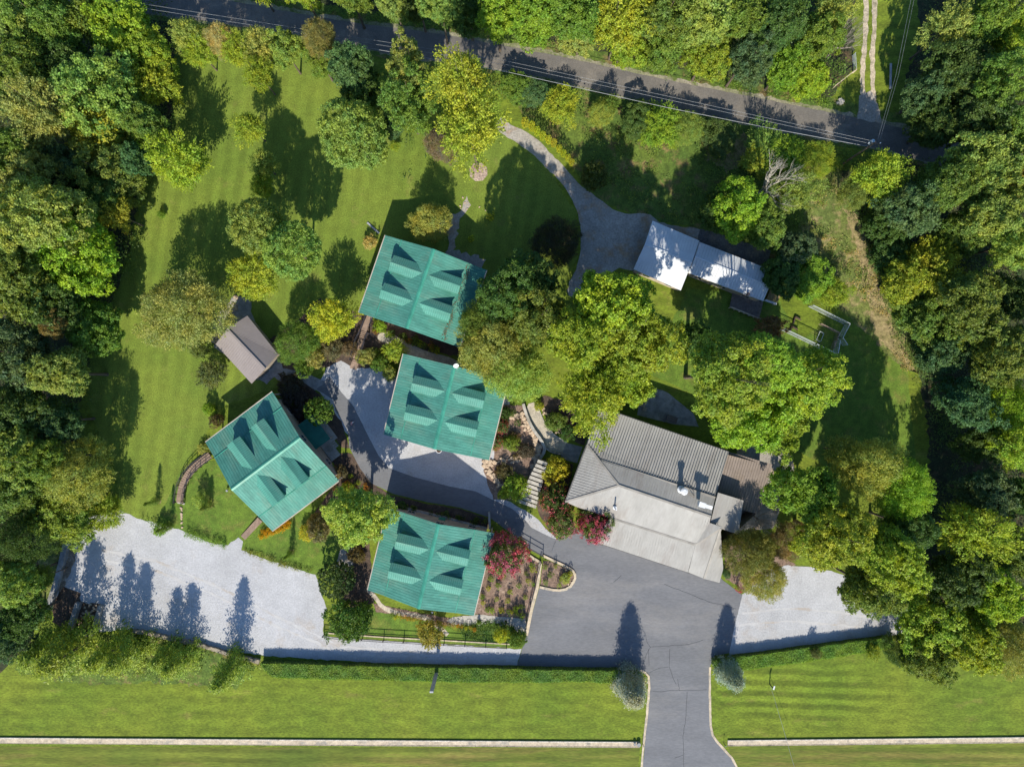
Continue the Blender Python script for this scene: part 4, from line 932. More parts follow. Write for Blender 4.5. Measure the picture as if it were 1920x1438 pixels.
for i, (x, y) in enumerate(((984,230),(997,237),(1007,246),(1017.5,255),(1028.5,262),(1038.5,268.5),(1048.3,279),(1056.5,288),(1065,296),(1072,305))):
    e = plant(x, y, 7.0-.15*i, 1.9-.07*i, 'egg', 'C', f'{_ord[i]} clipped yellow green arborvitae from the lawn end of the drive row'); e.rotation_euler[2] = .6; e['group'] = 'arborvitae row beside the gravel drive'
PK = (.46,.085,.14)
T([
 (1114,330,28,2.2,'ball',(.055,.075,.012),'dark round shrub at the end of the arborvitae row'),
 (948,1035,42,3.6,'bush','P','large pink flowering crape myrtle between the southern cabin and the drive',dict(pink=PK,name='crape_myrtle')),
 (1115,985,32,2.8,'bush','P','pink crape myrtle against the lodge front roof',dict(few=None,pink=PK,name='crape_myrtle')),
 (1042,935,30,2.4,'bush','D','crape myrtle with few blossoms beside the stone steps',dict(few=1,pink=(.6,.12,.15),name='crape_myrtle')),
 (1053,977,32,2.6,'bush','P','crape myrtle left of the lodge entry with pink tips',dict(few=1,pink=PK,name='crape_myrtle')),
 (1043,880,27,1.8,'bush','C','yellow green round shrub between the steps and the lodge'),
 (968,912,26,1.2,'bush','Y','bright green spreading shrub left of the stone steps'),
 (945,925,14,.9,'bush','Y','small bright shrub at the foot of the steps bed'),
 (632,1086,36,2.6,'ball',(.05,.07,.018),'dark bronze magnolia at the right end of the white gravel lot'),
 (657,1163,42,2.6,'bush',(.05,.10,.014),'dark green shrub tree at the fence corner by the gravel lot'),
 (598,990,26,2.2,'bush',(.13,.12,.055),'tan brown round shrub left of the big lime green tree'),
 (577,1000,16,1.2,'small','C','yellow green sapling shrub on the small lawn'),
 (804,1188,26,2.6,'small',(.19,.17,.03),'yellow orange tree inside the black fence'),
 (940,1192,14,1.6,'small','C','small yellow shrub in the low hedge by the lot'),
 (970,1197,19,1.6,'bush','M','green rounded shrub at the asphalt corner of the fence'),
 (740,655,22,1.6,'small','Y','bright yellow green shrub between the far and courtyard cabins'),
 (690,668,17,1.1,'bush','O','olive shrub right of the boardwalk foot'),
 (712,682,18,1.1,'bush','M','green shrub at the courtyard edge near the boardwalk'),
 (730,700,16,.9,'bush','O','tan green shrub at the northwest corner of the courtyard cabin'),
 (655,655,16,1.2,'bush',(.13,.10,.06),'brown pink shrub left of the boardwalk'),
 (622,652,24,1.6,'bush',(.12,.09,.05),'brownish shrub mass below the bright yellow tree'),
 (590,668,24,1.6,'bush','O','olive shrub at the path above the courtyard'),
 (570,690,18,1.2,'bush','M','green shrub right of the shed'),
 (712,612,12,.9,'bush','Y','small lime shrub under the far cabin south eave'),
 (377,940,15,1.6,'small','S','pale sapling on the small lawn by the curved boardwalk'),
 (300,993,13,1.2,'small','G','bright green bush at the gravel edge below the lawn'),
 (393,768,14,1,'bush','YG','yellow green bush at the west corner of the diagonal cabin'),
 (405,788,13,1,'bush',(.10,.08,.035),'brown tinged bush under the diagonal cabin west eave'),
 (382,842,12,.6,'bush','S','pale yellow bush at the corner of the diagonal cabin'),
 (560,760,40,1.0,'bush',(.035,.028,.02),'dark purple brown shrub bed beside the diagonal cabin'),
 (545,725,26,1.0,'bush',(.045,.035,.022),'dark brown shrubs below the shed'),
 (1010,760,10,.7,'bush','Y','yellow shrub at the bend of the pebble path'),
 (1042,790,22,1.1,'bush','M','green shrub right of the pebble path'),
 (1065,810,16,1.0,'bush','D','dark shrub at the lodge end of the path'),
 (930,830,15,1.0,'bush','P','red flowered rose bush nearest the courtyard cabin gable',dict(few=1,pink=(.5,.03,.06),name='rose_bush')),
 (938,800,16,1.0,'bush','P','red flowered rose bush beside the middle of the cabin eave',dict(few=1,pink=(.5,.03,.06),name='rose_bush')),
 (945,775,14,1.0,'bush','D','dark green rose bush near the rock border top'),
 (958,830,17,.8,'bush','G','bright green bush in the middle of the rock garden'),
 (985,845,18,.7,'bush',(.06,.05,.03),'brown low bush inside the rock border'),
 (945,885,16,.8,'bush',(.09,.075,.03),'brown green bush above the bright steps shrub'),
 (1060,1084,11,.6,'bush','S','leafy green clump in the teardrop bed of the asphalt lot'),
 (1362,1075,10,.5,'bush','B','low blue green juniper at the lodge corner'),
 (1383,1100,3,.4,'tiny','P','small pink flowering clump at the east gravel corner',dict(pink=PK)),
 (1529,1225,11,1.5,'small','P','small dark shrub in the middle of the right hedge'),
 (1636,1222,15,1.6,'small','YG','larger yellow green shrub near the far end of the right hedge'),
 (920,408,8,.7,'tiny','C','tiny yellow shrub alone in the shaded lawn above the far cabin'),
 (883,448,6,.5,'tiny','C','tiny yellow green shrub beside the gravel washout'),
 (740,275,10,1.0,'small','Y','yellow sapling on the lawn right of the dense round tree'),
 (303,402,8,.8,'small','G','young sapling on the lawn beside the west wood'),
 (693,455,14,.9,'bush','T','straw coloured grass clump at the northwest corner of the far cabin'),
 (1640,300,8,2,'tiny','M','little green shrub under the roadside transformer pole'),
 (668,1040,18,1.2,'bush',(.10,.085,.03),'brown green shrub along the west eave of the southern cabin'),
 (690,1000,10,.8,'bush','C','yellow shrub at the northwest corner of the southern cabin'),
 (650,920,16,1.2,'bush','YG','yellow green shrub at the drive edge beside the diagonal cabin'),
 (640,885,14,.9,'bush',(.12,.09,.045),'brown shrub below the porch of the diagonal cabin'),
 (752,952,13,.7,'bush','D','dark shrub at the drive above the southern cabin'),
 ], 'garden shrubs')
# slim young trees
for x, y, h, lb in ((297,938,4.3,'slender young tree in a tan mulch spot on the west lawn'), (548,1036,4.2,'slender young tree on the small lawn near the gravel lot'), (395,948,3.6,'slender young tree below the curved boardwalk'),
                    (322,985,4.8,'young tree at the gravel edge with a straight dark shadow'), (898,1165,0.9,'little conical shrub on the flagstone path')):
    e = plant(x, y, 7 if h > 1 else 4, h, 'cypress', 'M', lb, base=True, name='young_tree'); e['group'] = 'young planted trees'
# small clumps in the beds
rg_ = random.Random(21)
bedspots = [(905,1118),(912,1143),(917,1105),(924,1143),(938,1143),(952,1146),(962,1146),(969,1149),(920,1085),(935,1095),(950,1128),(972,1062),(985,1075),(992,1090),(975,1100),(996,1060),(990,1040),(1000,1070),
            (968,1140),(978,1135),(985,1120),(905,1130),(930,1125),(945,1080),(1020,1062),(1030,1078),(1022,1090),(1040,1062),(1068,1078),(1050,1097),(980,1155),(1002,1095),(910,1070),(956,1108)]
for x, y in bedspots:
    plant(x+rg_.uniform(-2,2), y+rg_.uniform(-2,2), rg_.uniform(3.5,6), rg_.uniform(.35,.6), 'tiny', rg_.choice(['C','YG','M','Y','G']), 'small rounded perennial clump in the brown mulch beds by the asphalt lot', group='perennial clumps in the mulch beds')
for i in range(26):
    t = i/25; x = 488+55*t; y = 1000-9*math.sin(t*3.1)*0-22*t+6*math.sin(i*2.4)+4
    plant(x, y, rg_.uniform(3.2,4.4), .35, 'tiny', (.62,.40,.02), 'small golden yellow flower clump under the bottom corner of the diagonal cabin', group='golden flower clumps')
for i in range(22):
    x = 722+i*8.0 if i > 9 else 735+i*6; y = 1140+(x-722)*.16+rg_.uniform(-2,3)
    plant(x, y+12, rg_.uniform(3,4.5), .35, 'tiny', rg_.choice([(.5,.25,.02),'C','M',(.4,.3,.05)]), 'small orange and yellow flower clump along the south gable of the southern cabin', group='orange flower clumps')
for i in range(24):
    x = 618+rg_.uniform(0,75); y = 868+(x-618)*.55+rg_.uniform(0,45)
    plant(x, y, rg_.uniform(4,7), .5, 'tiny', rg_.choice(['C','M',(.16,.10,.04),'YG',(.3,.13,.03)]), 'mixed garden plant in the dark bed between the diagonal cabin and the drive', group='plants in the drive bed')
for i in range(26):
    x = 700+rg_.uniform(0,120); y = 612+(x-700)*.30+rg_.uniform(0,10)
    plant(x, y, rg_.uniform(4,7), .5, 'tiny', rg_.choice(['C','M',(.25,.13,.03),'YG','D']), 'mixed garden plant in the bed under the far cabin south gable', group='plants under the far cabin gable')
for i in range(44):
    x = 655+rg_.uniform(0,95); y = 640+(x-655)*.3+rg_.uniform(0,40)
    if x < 672 and y > 600: continue
    plant(x, y, rg_.uniform(4,8), .5, 'tiny', rg_.choice(['O','M',(.2,.12,.05),'YG','Y']), 'mixed garden plant in the bed between the boardwalk and the courtyard cabin', group='plants beside the boardwalk')
for i in range(34):
    x = 915+rg_.uniform(0,90); y = 765+rg_.uniform(0,165)
    if x > 985-abs(y-860)*.15 or x < 948-(y-765)*.3: continue
    plant(x, y, rg_.uniform(4,7), .5, 'tiny', rg_.choice(['D','M',(.1,.07,.03),'YG','P']), 'low plant among the rocks of the courtyard garden', group='low plants of the rock garden')
for i in range(20):
    x = 720+rg_.uniform(0,190); y = 938+(x-720)*.20+rg_.uniform(0,8)
    plant(x, y, rg_.uniform(3,5), .4, 'tiny', rg_.choice(['D','M','P']), 'low dark plant in the bed north of the southern cabin', group='low plants north of the southern cabin')
# ground cover and undergrowth: nobody could count it
def inpoly(x, y, poly):
    c = np.zeros(len(x), bool); n = len(poly)
    for i in range(n):
        (x0,y0),(x1,y1) = poly[i], poly[(i+1)%n]
        if y0 == y1: continue
        t = ((y0 > y) != (y1 > y)) & (x < (x1-x0)*(y-y0)/(y1-y0)+x0); c ^= t
    return c
def cover(name, label, cat, poly, dens, hmax, leaf, col, seed, clump=2.2, thr=-.2, per=26, sp=.35):
    rg = np.random.default_rng(seed); a = np.array(poly, float); x0, y0 = a.min(0); x1, y1 = a.max(0)
    n = int((x1-x0)*(y1-y0)*S*S*dens); x = rg.uniform(x0, x1, n); y = rg.uniform(y0, y1, n)
    X, Y = (x-960)*S, (719-y)*S
    nz = np.sin(X/clump+np.sin(Y/clump*1.3+seed)*1.5)+np.sin(Y/clump*1.1+np.sin(X/clump*.8)*1.7)
    k = inpoly(x, y, poly) & (nz > thr-rg.uniform(0,1,n)); X, Y, nz = X[k], Y[k], nz[k]
    h = hmax*(.35+.65*np.clip((nz+2)/4,0,1))*rg.uniform(.5,1,len(X)); m = per
    c = np.stack([X,Y,h*.7],1)[:,None]+rg.normal(size=(len(X), m, 3))*np.array([sp,sp,1])*np.stack([np.ones_like(h),np.ones_like(h),h*.28],1)[:,None]
    c = c.reshape(-1,3); c[:,2] = np.clip(c[:,2], .05, None)
    nn = rg.normal(size=c.shape)*.7+np.array([0,0,.8]); me = leafmesh(name, c, nn, leaf, seed, mat=LEAF)
    o = link(name, me, None); o.color = (*(COL[col] if isinstance(col,str) else tuple(v*2.0 for v in col)), 1); tag(o, label, cat, kind='stuff'); return o
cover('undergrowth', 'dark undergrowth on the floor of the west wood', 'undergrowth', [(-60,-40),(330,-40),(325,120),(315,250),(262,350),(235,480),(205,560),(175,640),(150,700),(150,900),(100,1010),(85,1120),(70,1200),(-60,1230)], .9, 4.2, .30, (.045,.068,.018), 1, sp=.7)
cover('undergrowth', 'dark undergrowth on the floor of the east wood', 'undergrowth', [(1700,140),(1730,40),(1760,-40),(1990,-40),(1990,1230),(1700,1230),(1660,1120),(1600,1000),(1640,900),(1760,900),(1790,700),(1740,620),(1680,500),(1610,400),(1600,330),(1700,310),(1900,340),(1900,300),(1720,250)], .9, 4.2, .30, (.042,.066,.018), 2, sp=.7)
cover('undergrowth', 'leafy thicket filling the wood above the road', 'undergrowth', [(440,-60),(1590,-60),(1590,110),(1552,180),(1450,160),(1214,112),(1061,78),(980,60),(823,32),(649,10),(480,-18)], 1.2, 3.0, .28, (.060,.105,.018), 3, sp=.6)
cover('undergrowth', 'thicket along the lower side of the road', 'undergrowth', [(330,50),(470,72),(640,98),(744,124),(980,152),(1135,190),(1450,260),(1640,296),(1740,324),(1900,360),(1900,385),(1650,330),(1500,310),(1380,280),(1200,240),(1080,215),(960,190),(860,180),(700,230),(640,130),(520,120),(330,110)], .9, 2.2, .24, (.055,.095,.018), 4, sp=.5)
cover('meadow_plants', 'rough weeds of the shaded and sunlit meadow', 'weeds', [(1000,215),(1080,215),(1200,245),(1380,285),(1480,310),(1550,330),(1600,420),(1640,560),(1660,620),(1600,560),(1500,560),(1440,470),(1310,425),(1210,400),(1150,370),(1100,330),(1070,300),(1040,250)], 1.3, .6, .2, (.085,.12,.025), 5, sp=.3, thr=.1, per=16)
cover('meadow_plants', 'straw coloured grass tufts on the dry slope', 'weeds', [(1540,310),(1590,370),(1622,440),(1668,600),(1722,700),(1690,690),(1600,560),(1520,430)], 1.2, .4, .18, (.21,.17,.065), 6, sp=.3, thr=.2, per=14)
cover('bank_plants', 'tall weeds on the bank behind the stone wall', 'weeds', [(30,1200),(130,1190),(250,1200),(330,1205),(400,1228),(470,1246),(430,1262),(380,1262),(300,1268),(200,1262),(110,1268),(40,1262)], 2.2, 1.2, .2, (.105,.14,.025), 7, sp=.35)
cover('bank_plants', 'dry brush beside the beam wall', 'weeds', [(95,990),(132,985),(125,1010),(88,1140),(100,1190),(60,1200),(60,1100)], 1.6, .9, .18, (.15,.14,.035), 8, sp=.35)
cover('thicket', 'tangled shrubby growth over the meadow north of the long house', 'thicket', [(1010,200),(1080,215),(1200,240),(1210,300),(1150,340),(1090,310),(1050,260)], .5, 1.8, .2, (.05,.085,.018), 17, sp=.5)
cover('thicket', 'leafy thicket around the dead white tree', 'thicket', [(1330,260),(1480,290),(1550,320),(1560,400),(1500,440),(1400,440),(1330,420),(1300,350)], .8, 2.4, .2, (.075,.12,.02), 18, sp=.5)
cover('verge_plants', 'bright leafy weeds on the bank above the road', 'weeds', [(x,y-24) for x,y in road_up[2:11]]+[(x,y-9) for x,y in road_up[2:11]][::-1], 5, .8, .17, (.085,.14,.02), 14, sp=.3, thr=-.6, per=18)
cover('brush', 'low brush along the edge of the east wood', 'brush', strip([(1600,385),(1640,460),(1662,530),(1690,610),(1735,700),(1760,790),(1765,880)], 46), 2.4, 3.4, .22, (.05,.085,.018), 15, sp=.5)
cover('brush', 'low brush along the edge of the west wood', 'brush', strip([(325,120),(318,230),(272,340),(246,450),(222,540),(185,620),(160,720),(170,840)], 44), 2.0, 3.4, .22, (.05,.085,.018), 16, sp=.5)
cover('lawn_weeds', 'rough green weeds at the northern corner of the far lawn', 'weeds', [(630,130),(700,160),(760,250),(820,260),(800,330),(760,330),(650,190)], .4, 1.2, .22, (.035,.07,.018), 9, sp=.5)
cover('ground_cover', 'low evergreen mat inside the black fence', 'ground cover', [(862,1170),(900,1164),(945,1162),(962,1172),(966,1200),(940,1205),(870,1198),(858,1185)], 22, .5, .13, (.05,.095,.02), 10, sp=.15, thr=-3, per=14)
cover('ground_cover', 'bushy border plants along the gravel edge of the small lawns', 'ground cover', strip([(258,972),(300,986)], 10)+[(303,990)], 18, 1.1, .14, (.075,.125,.02), 11, sp=.15, thr=-3, per=14)
cover('ground_cover', 'green edging plants left of the gravel notch', 'ground cover', strip([(350,998),(385,1008),(425,1020)], 13), 18, 1.3, .14, (.08,.14,.02), 12, sp=.15, thr=-3, per=14)
cover('ground_cover', 'mixed flower edging right of the gravel notch', 'ground cover', strip([(458,1030),(500,1045),(545,1060),(585,1072)], 11), 14, .8, .13, (.10,.12,.03), 13, sp=.15, thr=-3, per=14)
m_ = cabA.matrix_basis; rg3 = np.random.default_rng(77); n3 = 520; yl = rg3.uniform(-5.7,5.7,n3); xl = 5.0+rg3.normal(size=n3)*.22+np.where(np.sin(yl*1.9)>.3,.25,0)
from mathutils import Matrix as _Mx
_R = _Mx.Rotation(cabA.rotation_euler[2], 4, 'Z'); _pts = np.array([tuple(_R@Vector((x_, y_, 5.86))+cabA.location) for x_, y_ in zip(xl, yl)])
o = link('leaf_litter', leafmesh('leaf_litter', _pts, rg3.normal(size=(n3,3))*.3+np.array([0,0,1]), .13, 5, mat=LEAF), None); o.color = (.20,.115,.07,1); tag(o, 'fallen brown leaves lying along the east roof break of the far cabin', 'leaves', kind='stuff')
# clipped hedges: the leaf shell is the hedge itself
HEDGEC = M('hedge_core', (.07,.11,.02), (.05,.09,.02), fine=6, fv=.4)
def hedge(name, label, poly, h, col, seed):
    rg = np.random.default_rng(seed); a = np.array(poly, float); pts_ = [P(x, y, h) for x, y in poly]
    cen = sum(pts_, Vector())/len(pts_); out_c, out_n = [], []
    x0, y0 = a.min(0); x1, y1 = a.max(0); n = int((x1-x0)*(y1-y0)*S*S*420); x = rg.uniform(x0,x1,n); y = rg.uniform(y0,y1,n); k = inpoly(x, y, poly)
    kk = S*(HC-h)/HC; X, Y = (x[k]-960)*kk, (719-y[k])*kk
    out_c.append(np.stack([X, Y, h-.10+.10*np.sin(X*2.1)*np.sin(Y*2.7)+rg.normal(size=len(X))*.05],1)); out_n.append(rg.normal(size=(len(X),3))*.55+np.array([0,0,.9]))
    for i in range(len(pts_)):
        p, q_ = pts_[i], pts_[(i+1)%len(pts_)]; L = (q_-p).length; m = int(L*h*200); t = rg.uniform(0,1,m); z = rg.uniform(.05,h-.03,m)
        nr = Vector(((q_-p).y, -(q_-p).x, 0)).normalized(); b = rg.normal(size=m)*.06-.0
        out_c.append(np.stack([p.x+(q_.x-p.x)*t+nr.x*b, p.y+(q_.y-p.y)*t+nr.y*b, z],1)); out_n.append(rg.normal(size=(m,3))*.5+np.array([nr.x,nr.y,.3]))
    me = leafmesh('hedge', np.concatenate(out_c), np.concatenate(out_n), .13, seed, mat=LEAF)
    o = link(name, me, None); o.color = (*COL[col], 1) if isinstance(col,str) else (*[v*2.5 for v in col],1); tag(o, label, 'hedge'); 
    m = MB(); ins = [(p.x+(cen.x-p.x)*.0, p.y) for p in pts_]; cy = None
    m.prism([(p.x, p.y-(.0)) for p in pts_], 0.02, h-.26); co_ = m.build('branches', HEDGEC, o); co_.scale = (.999,.999,1)
hedge('hedge', 'long clipped hedge between the south verge and the gravel', rough([(488,1244),(560,1246),(700,1250),(900,1254),(1100,1258),(1195,1259),(1203,1268),(1200,1280),(1180,1284),(1100,1278),(1000,1280),(860,1279),(720,1275),(600,1273),(510,1270),(500,1262)], .8, 12), 1.5, (.075,.125,.022), 31)
hedge('hedge', 'clipped hedge right of the entrance along the striped lawn', rough([(1338,1240),(1350,1236),(1410,1230),(1520,1215),(1620,1202),(1672,1196),(1680,1212),(1620,1224),(1520,1240),(1440,1250),(1395,1257),(1355,1258),(1338,1250)], .8, 12), 1.3, (.075,.13,.02), 32)
# ---------------------------------------------------------------- walls, steps, boardwalks, fences, rocks
def lowwall(name, label, line, w, h, mat, cat='wall', z0=0):
    m = MB()
    for i in range(len(line)-1):
        a, b = P(*line[i]), P(*line[i+1]); a.z = b.z = z0+h/2; d = (b-a).normalized(); m.bar(a-d*.02*i, b+d*.03, w, h+.004*(i % 3))
    return tag(m.build(name, mat), label, cat)
lowwall('retaining_wall', 'curved pale concrete wall along the left edge of the pebble path', smooth([(981,757),(985,772),(993,793),(1003,810),(1014,824),(1021,838),(1020,847),(1013,858),(1006,875)], 1, False), .42, .6, CONC)
lowwall('retaining_wall', 'dark kerb wall across the path end above the steps', [(1021,838),(1032,846),(1045,850),(1056,851)], .25, .4, CONCG)
lowwall('path_edging', 'thin pale edging on the right of the pebble path', smooth([(1006,752),(1010,768),(1023,798),(1042,818),(1062,828)], 1, False), .15, .18, CONC, 'edging')
lowwall('beam_wall', 'long pale concrete wall at the west end of the gravel lot', [(134,1000),(124,1035),(114,1078),(104,1110),(93,1142)], .75, .8, CONCG)
lowwall('channel_wall', 'left sloping concrete wall of the rock channel', [(151,1128),(143,1152),(135,1180)], .7, .8, CONCG)
lowwall('channel_wall', 'right sloping concrete wall of the rock channel', [(193,1133),(186,1158),(178,1186)], .6, .8, CONCG)
lowwall('channel_wall', 'low concrete sill closing the rock channel', [(140,1184),(176,1189)], .45, .5, CONCG)
sheet('rock_channel', [(118,1098),(150,1112),(152,1128),(194,1134),(178,1190),(136,1190),(100,1165),(98,1135)], MULCHD, 8, amp=2)
sheet('leaf_litter', [(136,1002),(142,1003),(140,1050),(130,1080),(114,1108),(108,1104),(122,1050)], M('leaf_litter', (.26,.19,.13), (.20,.17,.14), (.36,.34,.31), mid=2, fine=5, fv=.4), 9, amp=2)
# stone retaining wall below the gravel lot
m = MB(); ln = [(252,1181),(290,1187),(335,1198),(370,1205),(400,1214),(440,1227),(488,1239)]
for i in range(len(ln)-1):
    n_ = int(math.hypot(ln[i+1][0]-ln[i][0], ln[i+1][1]-ln[i][1])/5)+1
    for j in range(n_):
        t = (j+.5)/n_; p = P(ln[i][0]+(ln[i+1][0]-ln[i][0])*t, ln[i][1]+(ln[i+1][1]-ln[i][1])*t)
        ang = -math.atan2(ln[i+1][1]-ln[i][1], ln[i+1][0]-ln[i][0]); m.box(p.x, p.y+rnd.uniform(-.05,.05), .28, .38, rnd.uniform(.42,.62), .55+rnd.uniform(-.05,.08), ang+rnd.uniform(-.06,.06))
tag(m.build('stone_wall', WALLST), 'tan stone retaining wall below the left gravel lot', 'wall')
# long pale ditch wall along the verge
def ditch(label, line):
    w_ = lowwall('ditch_wall', label, line, .62, .16, TANC)
    m = MB(); a, b = P(*line[0]), P(*line[-1]); off = Vector((0,-.42,.04)); m.bar(a+off, b+off, .28, .08); m.build('dark_edge', WALLST, w_)  # dark bar paints in the shade and dirt along the wall's lower edge
    m = MB(); off = Vector((0,.30,.12)); m.bar(a+off+Vector((0,0,-.02)), b+off+Vector((0,0,-.02)), .14, .22); m.build('capstone', M('pale_cap', (.55,.50,.42), (.45,.40,.33), (.3,.27,.22), mid=2, fine=5, fv=.2), w_)
ditch('long pale wall along the verge left of the entrance drive', [(-300,1384),(0,1387),(400,1390),(800,1391),(1199,1394)])
ditch('long pale wall along the verge right of the entrance drive', [(1364,1391),(1650,1388),(1920,1385),(2300,1381)])
p = P(1197,1393); m = MB(); m.tube([(0,0,0),(0,0,.55)], .3, 10); m.tube([(-.6,.05,.4),(-.6,.05,.5)], .22, 10); o = m.build('drain_cap', CONCG); o.location = (p.x,p.y,0); tag(o, 'round drain cap on the right end of the left verge wall', 'drain')
for x, y, lb in ((1205,1393,'thin dark marker stake left of the entrance drive'), (1357,1392,'thin dark marker stake right of the entrance drive')):
    p = P(x,y); e = empty('marker_stake', (p.x,p.y,0)); tag(e, lb, 'stake', 'marker stakes at the entrance'); m = MB(); m.bar((0,0,0),(0,0,1.1),.06,.06); m.build('stake', RAILM, e); m = MB(); m.box(0,0,1.0,.14,.05,.2); m.build('reflector', WHITEM, e)
# stone steps
stp = empty('stone_steps', P(1005, 900)); tag(stp, 'flight of pale stone steps with dark gaps climbing to the pebble path', 'steps'); s0 = stp.location.copy()
T0, T1 = (1005,862,1021,868), (978,935,1003,946)
for i in range(11):
    t = i/10; a = P(1008-36*t, 858+77*t); b = P(1025-19*t, 864+83*t); 
    a2 = P(1008-36*(t+.07), 858+77*(t+.07)); b2 = P(1025-19*(t+.07), 864+83*(t+.07)); z = 2.6-.23*i
    m = MB(); m.prism([((q-s0).x, (q-s0).y) for q in (a,b,b2,a2)], 0, z); m.build('step', CONC, stp)
# curved boardwalk at the diagonal cabin
bw = empty('boardwalk', P(360, 890)); b0 = bw.location.copy(); tag(bw, 'curved brown boardwalk with dark railings leaving the diagonal cabin', 'boardwalk')
cl = smooth([(397,853),(383,863),(369,874),(357,887),(349,900),(343,917),(340,941)], 2, False); m = MB()
for i in range(len(cl)-1):
    a, b = cl[i], cl[i+1]; L = math.hypot(b[0]-a[0], b[1]-a[1]); k = max(1, int(L/2.6)); dx, dy = (b[0]-a[0])/L, (b[1]-a[1])/L
    for j in range(k):
        t0, t1 = j/k, (j+.9)/k; q = [(a[0]+(b[0]-a[0])*t+s*dy*6.5, a[1]+(b[1]-a[1])*t-s*dx*6.5) for t, s in ((t0,-1),(t0,1),(t1,1),(t1,-1))]
        m.prism([((P(*p_)-b0).x, (P(*p_)-b0).y) for p_ in q], .5, .6)
m.build('deck_boards', DECK, bw)
def railing(root, base, line, z, h, posts=12, rails=(1.0,.55), mat=RAILM, name='railing', pw=.09):
    m = MB(); acc = 0; last = None
    for i, p_ in enumerate(line):
        q = P(*p_)-base; q.z = 0
        if last is None or (q-last).length > posts*S or i == len(line)-1: m.bar(q, q+Vector((0,0,z+h)), pw, pw); last = q
    for i in range(len(line)-1):
        a, b = P(*line[i])-base, P(*line[i+1])-base
        for f_ in rails: a.z = b.z = z+h*f_; m.bar(a, b, .07, .05)
    return m.build(name, mat, root)
def offset(line, o):
    out = []
    for i, p_ in enumerate(line):
        a = line[max(0,i-1)]; b = line[min(len(line)-1,i+1)]; dx, dy = b[0]-a[0], b[1]-a[1]; l = math.hypot(dx,dy); out.append((p_[0]-dy/l*o, p_[1]+dx/l*o))
    return out
railing(bw, b0, offset(cl, 7), .55, .9); railing(bw, b0, offset(cl, -7), .55, .9)
m = MB(); q = [P(x,y)-b0 for x,y in ((334,939),(347,942),(346,946),(333,943))]; m.prism([(v.x,v.y) for v in q], 0, .12); m.build('threshold', CONC, bw)
# straight boardwalk with stairs at the far cabin
bs = empty('boardwalk', P(678, 640)); b0 = bs.location.copy(); tag(bs, 'straight brown boardwalk with stairs and dark railings below the far cabin', 'boardwalk')
def quad(a, b, w_): 
    dx, dy = b[0]-a[0], b[1]-a[1]; l = math.hypot(dx,dy); ox, oy = -dy/l*w_/2, dx/l*w_/2
    return [((P(x,y)-b0).x, (P(x,y)-b0).y) for x, y in ((a[0]+ox,a[1]+oy),(b[0]+ox,b[1]+oy),(b[0]-ox,b[1]-oy),(a[0]-ox,a[1]-oy))]
m = MB(); m.prism(quad((698,592),(686,622),11), 1.3, 1.42); m.prism(quad((678,638),(668,673),10), .5, .6); m.build('deck_boards', DECK, bs)
for i in range(5): m = MB(); m.prism(quad((685.5-1.5*i,623+3.1*i),(684.9-1.5*i,625+3.1*i),10), 1.2-.15*i, 1.25-.15*i); m.build('step', DECK, bs)
for i in range(2): m = MB(); m.prism(quad((667.6-1*i,675+3*i),(667-1*i,677+3*i),10), .4-.15*i, .45-.15*i); m.build('step', DECK, bs)
railing(bs, b0, [(690,591),(679,620),(670,638),(660,675)], .9, .9, rails=(1.0,.6,.25)); railing(bs, b0, [(704,594),(697,612)], 1.3, .9, rails=(1.0,.6,.25)); railing(bs, b0, [(692,624),(686,640),(674,677)], .7, .9, rails=(1.0,.6,.25))
railing(bs, b0, [(697,612),(709,617)], 1.3, .9, rails=(1.0,.6,.3)); railing(bs, b0, [(693,626),(705,630)], 1.3, .9, rails=(1.0,.6,.3))
m = MB(); m.prism(quad((666,680),(662,692),13), .02, .10); m.build('landing', DECK, bs)
# ramp at the lower corner of the diagonal cabin
rp = empty('ramp', P(470, 990)); b0 = rp.location.copy(); tag(rp, 'plain brown wooden ramp from the diagonal cabin down to the gravel lot', 'ramp')
m = MB(); k = 14
for i in range(k): t0, t1 = i/k, (i+.93)/k; m.prism(quad((489-33*t0,974+35*t0-1),(489-33*t1,974+35*t1-1),11), .05, .42-.3*t0)
m.build('deck_boards', DECK, rp)
# black rail fences round the southern garden
def fence(label, line, h, step, base_mat=None, rails=(.95,.5)):
    f = empty('rail_fence', P(*line[0])); tag(f, label, 'fence'); b_ = f.location.copy()
    pts_ = []
    for i in range(len(line)-1):
        a, b = line[i], line[i+1]; k = max(1, round(math.hypot(b[0]-a[0], b[1]-a[1])/step))
        for j in range(k): pts_.append((a[0]+(b[0]-a[0])*j/k, a[1]+(b[1]-a[1])*j/k))
    pts_.append(line[-1])
    for q in pts_: v = P(*q)-b_; m = MB(); m.bar(v, v+Vector((0,0,h)), .12, .12); m.build('post', RAILM, f)
    m = MB()
    for i in range(len(pts_)-1):
        a, b = P(*pts_[i])-b_, P(*pts_[i+1])-b_
        for r_ in rails: m.bar(a+Vector((0,0,h*r_)), b+Vector((0,0,h*r_)), .07, .07)
    m.build('rail', RAILM, f)
fence('black rail fence along the gravel below the southern cabin', [(608,1189),(640,1193),(720,1198),(833,1204),(950,1210)], 1.25, 38)
fence('short black rail fence above the drive by the large crape myrtle', [(969,1012),(1018,1040)], 1.3, 36)
fence('black rail fence down the lot side of the mulch garden', [(1014,1052),(1002,1098),(987,1166)], 1.2, 36)
lowwall('garden_curb', 'pale curb between the mulch garden and the asphalt lot', [(1013,1056),(1008,1098),(997,1140),(987,1190)], .45, .22, TANC, 'curb')
lowwall('garden_curb', 'pale curb under the short fence above the mulch garden', [(985,1035),(1000,1046),(1014,1054)], .35, .2, TANC, 'curb')
